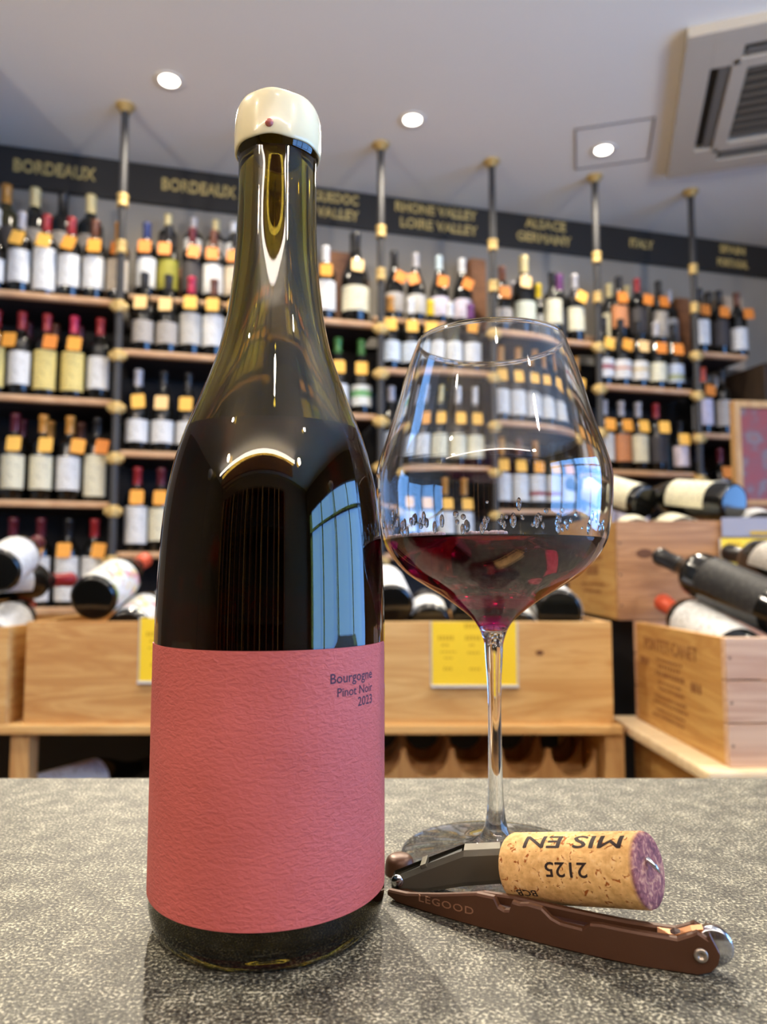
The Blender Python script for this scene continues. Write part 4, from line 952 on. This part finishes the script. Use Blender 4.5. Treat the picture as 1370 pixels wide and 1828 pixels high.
wg = link('wine', lathe(wp, 128, sharp=60), wine_mat('poured_wine', 230), loc=(GX, GY, 1.0)); tag(wg, 'dark crimson wine filling the lower bowl of the stemmed glass', 'wine')
# bubbles on the wine edge and droplets above it
bl = []; bub = bmesh.new(); bmesh.ops.create_icosphere(bub, subdivisions=2, radius=1.0); bme = bpy.data.meshes.new('b'); bub.to_mesh(bme); bub.free(); bme.polygons.foreach_set('use_smooth', [True] * len(bme.polygons))
gf = math.atan2(-GY, -GX)
rng = random.Random(3)
for (a0_, a1_, n) in ((-1.25, -0.42, 90), (-0.22, 0.12, 50)):
    for k in range(n):
        a_ = gf + rng.uniform(a0_, a1_); r = rng.uniform(0.0006, 0.0011); R_ = rw - 0.0010 - rng.random() * 0.0020
        bl.append((bme, Matrix.Translation((R_ * math.cos(a_), R_ * math.sin(a_), WZ + 0.0011)) @ Matrix.Scale(r, 4)))
o = link('foam_bubbles', join(bl), plain('foam', (236, 210, 216), 0.2, noise=0), wg); o['kind'] = 'stuff'; o.data.polygons.foreach_set('use_smooth', [True] * len(o.data.polygons))
bl = []
for k in range(80):
    z = WZ + 0.0025 + abs(rng.gauss(0, 0.0045)); a_ = gf + rng.uniform(-1.2, 1.2); R_ = rad_at(gic, z) - 0.0001
    r = rng.uniform(0.0005, 0.0013)
    m4 = Matrix.Translation((R_ * math.cos(a_), R_ * math.sin(a_), z)) @ Matrix.Rotation(a_, 4, 'Z') @ Matrix.Diagonal((r * 0.35, r, r * rng.uniform(1.0, 2.6), 1))
    bl.append((bme, m4))
o = link('wine_drops', join(bl), M_GLASS, gl); o['kind'] = 'stuff'; o.data.polygons.foreach_set('use_smooth', [True] * len(o.data.polygons))

# ================================================================== CORKSCREW
M_BROWN = plain('brown_anodised', (82, 52, 34), 0.42, metal=0.35, noise=0.05, scale=40, bump=0.05, bscale=900)
M_BROWN2 = plain('copper_edge', (196, 136, 92), 0.32, metal=0.6, noise=0.04)
M_MAROON = plain('dark_slot', (52, 28, 26), 0.5, noise=0.05)
M_GUN = plain('gunmetal', (100, 96, 84), 0.40, metal=0.5, noise=0.04, scale=30, bump=0.04, bscale=700)
M_STEEL = plain('polished_steel', (206, 208, 214), 0.18, metal=1.0, noise=0)
cs = empty('corkscrew', (0, 0, 1.0)); tag(cs, 'brown and gunmetal folding corkscrew lying on the counter under the cork', 'corkscrew')
path = [Vector(p) for p in catmull([(0.0015, 0.2772), (0.0170, 0.2660), (0.0326, 0.2560), (0.0551, 0.2430), (0.0766, 0.2325), (0.0995, 0.2252)], 10)]
cum = [0.0]
for a_, b2 in zip(path, path[1:]): cum.append(cum[-1] + (b2 - a_).length)
LT = cum[-1]
def on_path(l):
    l = max(0, min(LT, l))
    for i in range(len(path) - 1):
        if cum[i + 1] >= l:
            f_ = (l - cum[i]) / (cum[i + 1] - cum[i]); p = path[i].lerp(path[i + 1], f_); d = (path[min(i + 2, len(path) - 1)] - path[max(i - 1, 0)]).normalized(); return p, d
    return path[-1], (path[-1] - path[-2]).normalized()
def P3(l, off, z):
    p, d = on_path(l); n = Vector((-d.y, d.x)); q = p + n * off
    if l > LT: q = q + d * (l - LT)
    return Vector((q.x, q.y, z))
def ribbon(top, bot_, o0, o1, bev=0.0006):
    """side slab following the bowed path; top/bot_ are functions of length"""
    ls = sorted(set([LT * k / 70 for k in range(71)] + [p for p, _ in top] + [p for p, _ in bot_]))
    def ev(tab, l):
        if l <= tab[0][0]: return tab[0][1]
        for (a_, x), (b2, y) in zip(tab, tab[1:]):
            if l <= b2: return x + (y - x) * ((l - a_) / max(b2 - a_, 1e-9))
        return tab[-1][1]
    vs, fs = [], []
    for l in ls:
        t_, b2 = ev(top, l), ev(bot_, l); h_ = max(t_ - b2, 0.0002); bv = min(bev, h_ * 0.3)
        for (o_, z) in ((o0, b2 + bv), (o0 , t_ - bv), (o0 + bv, t_), (o1 - bv, t_), (o1, t_ - bv), (o1, b2 + bv), (o1 - bv, b2), (o0 + bv, b2)):
            vs.append(P3(l, o_, z))
    for i in range(len(ls) - 1):
        for q in range(8): fs.append([8 * i + q, 8 * i + (q + 1) % 8, 8 * i + 8 + (q + 1) % 8, 8 * i + 8 + q])
    fs.append(list(range(8))); n_ = 8 * (len(ls) - 1); fs.append([n_ + q for q in range(7, -1, -1)])
    return fix_normals(mesh(vs, fs))
bot_tab = [(0.0, 0.0015), (0.004, 0.0), (LT - 0.006, 0.0), (LT - 0.0025, 0.0012), (LT - 0.0006, 0.0035), (LT, 0.006)]
top_f = [(0.0, 0.0036), (0.008, 0.0042), (0.022, 0.0074), (0.036, 0.0110), (0.0425, 0.0112), (0.0440, 0.0085), (0.0462, 0.0078), (0.0480, 0.0082), (0.0490, 0.0112), (0.0515, 0.0110), (0.0545, 0.0116), (0.0590, 0.0113), (0.0620, 0.0090), (0.0650, 0.0080), (0.0720, 0.0078), (0.0745, 0.0098), (0.0780, 0.0102), (0.0960, 0.0100), (0.1000, 0.0098), (0.1045, 0.0118), (0.1090, 0.0128), (LT - 0.006, 0.0125), (LT - 0.003, 0.0108), (LT, 0.0075)]
top_b = [(0.0, 0.0016), (0.008, 0.0020), (0.022, 0.0048), (0.036, 0.0090), (0.0480, 0.0100), (0.0780, 0.0100), (0.0960, 0.0100), (0.1000, 0.0100), (0.1045, 0.0118), (0.1090, 0.0128), (LT - 0.006, 0.0125), (LT - 0.003, 0.0108), (LT, 0.0075)]
k_ = LT / 0.1140
top_f = [(min(l * (1 if l > LT - 0.01 else 1), LT), z) for l, z in top_f]
fs_ = link('front_scale', ribbon(sorted(top_f), bot_tab, 0.0, 0.0028), M_BROWN, cs)
bs_ = link('back_scale', ribbon(sorted(top_b), bot_tab, 0.0064, 0.0092), M_BROWN, cs)
link('handle_core', ribbon([(0, 0.0019), (0.022, 0.0042), (0.036, 0.0070), (0.092, 0.0078), (0.096, 0.0086), (LT - 0.012, 0.0105), (LT - 0.004, 0.0095), (LT, 0.0070)], [(0, 0.0016), (0.004, 0.001), (LT - 0.006, 0.001), (LT - 0.001, 0.004), (LT, 0.0065)], 0.0029, 0.0063), M_MAROON, cs)
def seg_block(l0_, l1_, top):
    vs, fs = [], []; n_ = 8
    for k in range(n_ + 1):
        l = l0_ + (l1_ - l0_) * k / n_
        z = top[0][1]
        for (a_, x), (b2, y) in zip(top, top[1:]):
            if a_ <= l <= b2: z = x + (y - x) * (l - a_) / (b2 - a_)
        for o_, zz in ((0.00285, 0.0075), (0.00285, z), (0.00635, z), (0.00635, 0.0075)): vs.append(P3(l, o_, zz))
    for i in range(n_):
        for q_ in range(4): fs.append([4 * i + q_, 4 * i + (q_ + 1) % 4, 4 * i + 4 + (q_ + 1) % 4, 4 * i + 4 + q_])
    fs += [[0, 1, 2, 3], [4 * n_ + 3, 4 * n_ + 2, 4 * n_ + 1, 4 * n_]]
    return fix_normals(mesh(vs, fs))
link('end_block', seg_block(0.0945, LT - 0.004, [(0, 0.0100), (0.1, 0.0098), (0.1045, 0.0117), (0.1085, 0.0126), (0.2, 0.0110)]), M_BROWN2, cs)
# copper rim where the notches catch light: thin strip along the notch edges
# scale lettering
te = text_me('LEGOOD', 0.0055, 0.00012, spacing=1.12); xs = [v.co.x for v in te.vertices]; mid = (max(xs) + min(xs)) / 2; w_ = max(xs) - min(xs)
for v in te.vertices:
    x = (v.co.x - mid) / w_ * 0.0215; y = v.co.y * 0.62; zz = v.co.z
    l = 0.0245 + x
    v.co = P3(l, -0.00005 - zz, 0.0046 + y + (x * 0.03))
me_ = link('embossed_name', te, plain('brown_light', (150, 110, 84), 0.4, metal=0.4, noise=0), fs_); me_['label'] = 'embossed letters reading LEGOOD'
# pivot screw at right end
pp = P3(LT - 0.0052, -0.0002, 0.0062); _, dd = on_path(LT - 0.005); nn = Vector((dd.y, -dd.x, 0))
sw = link('pivot_screw', join([(lathe([(0, 0.0002), (0.0008, 0.0002), (0.0009, 0.0006), (0.0019, 0.0006), (0.0021, 0.0)], 24), None)]), plain('screw_steel', (170, 160, 148), 0.35, metal=0.8, noise=0), cs, loc=pp, rot=along(nn))
# steel wheel at the tail
pw = P3(LT - 0.0030, 0.0072, 0.0092)
link('steel_lever_tip', lathe([(0, -0.0020), (0.0050, -0.0020), (0.0056, -0.0014), (0.0056, 0.0014), (0.0050, 0.0020), (0, 0.0020)], 32, sharp=50), M_STEEL, cs, loc=P3(LT - 0.0012, 0.0046, 0.0075), rot=along(nn))
# gunmetal lever
la = Vector((0.0035, 0.2835, 0)); lb_ = Vector((0.0440, 0.2765, 0)); ld = (lb_ - la).normalized(); ln = Vector((-ld.y, ld.x, 0)); LL = (lb_ - la).length
def LV(l, off, z): q = la + ld * l + ln * off; return Vector((q.x, q.y, z))
def lever():
    # cross-sections along l: (l, zbot, ztop, top width inset)
    secs = [(-0.0005, 0.0006, 0.0048), (0.004, 0.0004, 0.0068), (0.012, 0.0008, 0.0104), (0.0265, 0.0040, 0.0165), (LL - 0.0012, 0.0058, 0.0180)]
    vs, fs = [], []
    for (l, zb, zt) in secs:
        c = 0.0018
        for (o_, z) in ((0.0006, zb), (0.0, zb + 0.0016), (0.0, zt - c), (0.0016, zt), (0.0082, zt), (0.0098, zt - c), (0.0098, zb + 0.0016), (0.0092, zb)):
            vs.append(LV(l, o_, z))
    n = 8
    for i in range(len(secs) - 1):
        for q in range(n):
            if i < 3 and q == 3: continue
            fs.append([n * i + q, n * i + (q + 1) % n, n * i + n + (q + 1) % n, n * i + n + q])
    fs.append(list(range(8))); m_ = 8 * (len(secs) - 1); fs.append([m_ + q for q in range(8)])
    return fix_normals(mesh(vs, fs))
lv = link('lever_arm', lever(), M_GUN, cs)
link('lever_channel', mesh([LV(0.002, 0.0022, 0.0042), LV(0.0255, 0.0022, 0.0150), LV(0.0255, 0.0076, 0.0150), LV(0.002, 0.0076, 0.0042)], [[0, 1, 2, 3]]), M_BLACK, lv)
link('cross_bar', fix_normals(join([(box_me(-0.0012, 0.0012, -0.0042, 0.0042, -0.0008, 0.0008, 0.0003), Matrix.Translation(LV(0.0115, 0.0049, 0.0100)) @ Matrix.Rotation(math.atan2(ld.y, ld.x), 4, 'Z') @ Matrix.Rotation(-0.45, 4, 'Y'))])), M_GUN, lv)
teeth = []
for k in range(5):
    z = 0.0066 + k * 0.0023
    vs = [LV(LL - 0.0012, 0.0004, z - 0.0012), LV(LL - 0.0012, 0.0004, z + 0.0012), LV(LL - 0.0012, 0.0094, z + 0.0012), LV(LL - 0.0012, 0.0094, z - 0.0012), LV(LL + 0.0004, 0.0010, z), LV(LL + 0.0004, 0.0088, z)]
    teeth.append((fix_normals(mesh(vs, [[0, 1, 4], [2, 3, 5], [1, 2, 5, 4], [3, 0, 4, 5], [0, 3, 2, 1]])), None))
for t_, _ in teeth: link('tooth', t_, M_BLACK, lv)
link('pivot_pin', lathe([(0, 0.0), (0.0024, 0.0), (0.0022, 0.0008), (0, 0.001)], 24), M_STEEL, lv, loc=LV(0.0018, -0.0001, 0.0045), rot=along(-ln))
link('bottle_rest', lathe(catmull([(0, 0.0075), (0.0035, 0.0070), (0.0055, 0.0050), (0.006, 0.0)], 3), 24), M_BROWN, cs, loc=(0.0065, 0.3015, 0.0))

# ================================================================== CORK
CA = Vector((0.0476, 0.2722, 1.0138)); CB = Vector((0.0843, 0.2390, 1.0258)); cd = (CB - CA).normalized(); CLn = (CB - CA).length; CR = 0.0114
def cork_mat():
    m, nt, b = newmat('cork'); tc = nt.nodes.new('ShaderNodeTexCoord')
    n = nt.nodes.new('ShaderNodeTexNoise'); n.inputs['Scale'].default_value = 420; n.inputs['Detail'].default_value = 3
    v = nt.nodes.new('ShaderNodeTexNoise'); v.inputs['Scale'].default_value = 420; v.inputs['Detail'].default_value = 4; v.inputs['Distortion'].default_value = 1.0
    mp = nt.nodes.new('ShaderNodeMapping'); mp.inputs['Scale'].default_value = (1.0, 1.0, 0.16); nt.links.new(tc.outputs['Object'], mp.inputs['Vector'])
    cr = nt.nodes.new('ShaderNodeTexNoise'); cr.inputs['Scale'].default_value = 260; cr.inputs['Detail'].default_value = 2; cr.inputs['Distortion'].default_value = 0.4
    nt.links.new(tc.outputs['Object'], n.inputs['Vector']); nt.links.new(tc.outputs['Object'], v.inputs['Vector']); nt.links.new(mp.outputs['Vector'], cr.inputs['Vector'])
    c1 = ramp(nt, n.outputs['Fac'], [(0.3, (206, 160, 98)), (0.55, (232, 190, 126)), (0.75, (240, 208, 152))])
    c2 = ramp(nt, v.outputs['Fac'], [(0.60, (255, 255, 255)), (0.66, (176, 120, 72))])
    c3 = ramp(nt, cr.outputs['Fac'], [(0.27, (120, 66, 36)), (0.30, (255, 255, 255))])
    mx = nt.nodes.new('ShaderNodeMix'); mx.data_type = 'RGBA'; mx.blend_type = 'MULTIPLY'; mx.inputs['Factor'].default_value = 1; nt.links.new(c1, mx.inputs['A']); nt.links.new(c2, mx.inputs['B'])
    m2 = nt.nodes.new('ShaderNodeMix'); m2.data_type = 'RGBA'; m2.blend_type = 'MULTIPLY'; m2.inputs['Factor'].default_value = 1; nt.links.new(mx.outputs['Result'], m2.inputs['A']); nt.links.new(c3, m2.inputs['B'])
    # wine stain at the far end (object z near the length)
    sp = nt.nodes.new('ShaderNodeSeparateXYZ'); nt.links.new(tc.outputs['Object'], sp.inputs[0])
    mr = nt.nodes.new('ShaderNodeMapRange'); mr.inputs['From Min'].default_value = CLn - 0.0016; mr.inputs['From Max'].default_value = CLn - 0.0004; nt.links.new(sp.outputs['Z'], mr.inputs['Value'])
    c4 = ramp(nt, v.outputs['Fac'], [(0.35, (98, 56, 62)), (0.52, (136, 86, 84)), (0.68, (186, 140, 116))])
    m3 = nt.nodes.new('ShaderNodeMix'); m3.data_type = 'RGBA'; nt.links.new(mr.outputs['Result'], m3.inputs['Factor']); nt.links.new(m2.outputs['Result'], m3.inputs['A']); nt.links.new(c4, m3.inputs['B'])
    nt.links.new(m3.outputs['Result'], b.inputs['Base Color']); b.inputs['Roughness'].default_value = 0.75; b.inputs['Specular IOR Level'].default_value = 0.25
    bp = nt.nodes.new('ShaderNodeBump'); bp.inputs['Strength'].default_value = 0.7; bp.inputs['Distance'].default_value = 0.0004; nt.links.new(m2.outputs['Result'], bp.inputs['Height']); nt.links.new(bp.outputs['Normal'], b.inputs['Normal'])
    return m
q = cd.to_track_quat('Z', 'Y').to_matrix()
ckp = [(0, 0), (CR - 0.0016, 0), (CR - 0.0004, 0.0005), (CR, 0.0016)] + [(CR, CLn * k / 12) for k in range(1, 12)] + [(CR, CLn - 0.0012), (CR - 0.0003, CLn - 0.0004), (CR - 0.0010, CLn), (0.004, CLn + 0.0001), (0, CLn + 0.0001)]
ck = link('cork', lathe(ckp, 64, sharp=70), cork_mat(), loc=CA, rot=q.to_euler()); tag(ck, 'printed natural wine cork impaled on the corkscrew, wine-stained end to the right', 'cork')
M_CINK = plain('cork_ink', (44, 28, 24), 0.8, noise=0.15, scale=900)
def cork_text(txt, px, py, hpx, wpx):
    """print centred at the photo point, turned upside down (reads from the stained end back)"""
    O = Vector((0, 0, ZC)); r = ray(px, py)
    # ray-cylinder intersection
    w0 = O - CA; a_ = r - cd * r.dot(cd); b2 = w0 - cd * w0.dot(cd)
    A_ = a_.dot(a_); B2 = 2 * a_.dot(b2); C2 = b2.dot(b2) - CR * CR
    k = (-B2 - math.sqrt(max(B2 * B2 - 4 * A_ * C2, 0))) / (2 * A_); P = O + r * k
    z0 = (P - CA).dot(cd); loc = q.inverted() @ (P - CA); ang0 = math.atan2(loc.y, loc.x)
    dist = (P - O).length
    me = strike(text_me(txt, 1.0, 0.0, bold=0.0, sub=0.16), 0.014); xs = [v.co.x for v in me.vertices]; ys = [v.co.y for v in me.vertices]
    mx_, my_ = (max(xs) + min(xs)) / 2, (max(ys) + min(ys)) / 2
    sw_ = wpx / F * dist * 1.18 / (max(xs) - min(xs)); sh_ = hpx / F * dist / (max(ys) - min(ys))
    # orientation: which way round the cylinder is 'up' in the picture
    e1 = q @ Vector((-math.sin(ang0), math.cos(ang0), 0)); sgn = 1 if e1.z > 0 else -1
    for v in me.vertices:
        z = z0 - (v.co.x - mx_) * sw_
        an = ang0 - sgn * (v.co.y - my_) * sh_ / CR
        v.co = ((CR + 0.00006) * math.cos(an), (CR + 0.00006) * math.sin(an), z)
    o = link('cork_print', me, M_CINK, ck); o['label'] = 'black print reading ' + txt
cork_text('MIS EN', 1020, 1502, 26, 148)
cork_text('2125', 1010, 1553, 22, 64)
cork_text('BCB', 941, 1594, 12, 31)
# worm: steel spiral from the handle through the cork, tip showing at the stained end
wpts = [CA + q @ Vector((0.0028 * math.cos(2 * PI * k / 12), 0.0028 * math.sin(2 * PI * k / 12), -0.0050 + k * 0.00070)) for k in range(8)]
hp = Vector((0.0395, 0.2660, 1.0085))
wr1 = [hp + Vector((0, 0, 0))] + [w - Vector((0, 0, 0)) for w in wpts]
tip = CB + q @ Vector((-0.0015, 0.0035, 0.0)); 
link('worm', tube([p - Vector((0, 0, 1.0)) for p in catmull([tuple(w) for w in wpts], 3)] if False else [Vector(p) - Vector((0, 0, 1.0)) for p in catmull([tuple(w) for w in wpts], 3)], 0.0009, 10), M_STEEL, cs)
e1 = q @ Vector((1, 0, 0)); e2 = q @ Vector((0, 1, 0))
tp0 = at_y(1152, 1535, CB.y); 
tl = q.inverted() @ (tp0 - CB)
ta = CB + q @ Vector((tl.x, tl.y, 0.0001)); tb = ta + q @ Vector((0, 0, 0.0020)) + Vector((0.0020, -0.0010, -0.0036))
link('worm_tip', tube([ta - cd * 0.002 - Vector((0, 0, 1)), ta + cd * 0.0008 - Vector((0, 0, 1)), (ta + tb) / 2 + cd * 0.0006 - Vector((0, 0, 1)), tb - Vector((0, 0, 1))], [0.0009, 0.0009, 0.0008, 0.00025], 10), M_STEEL, cs)
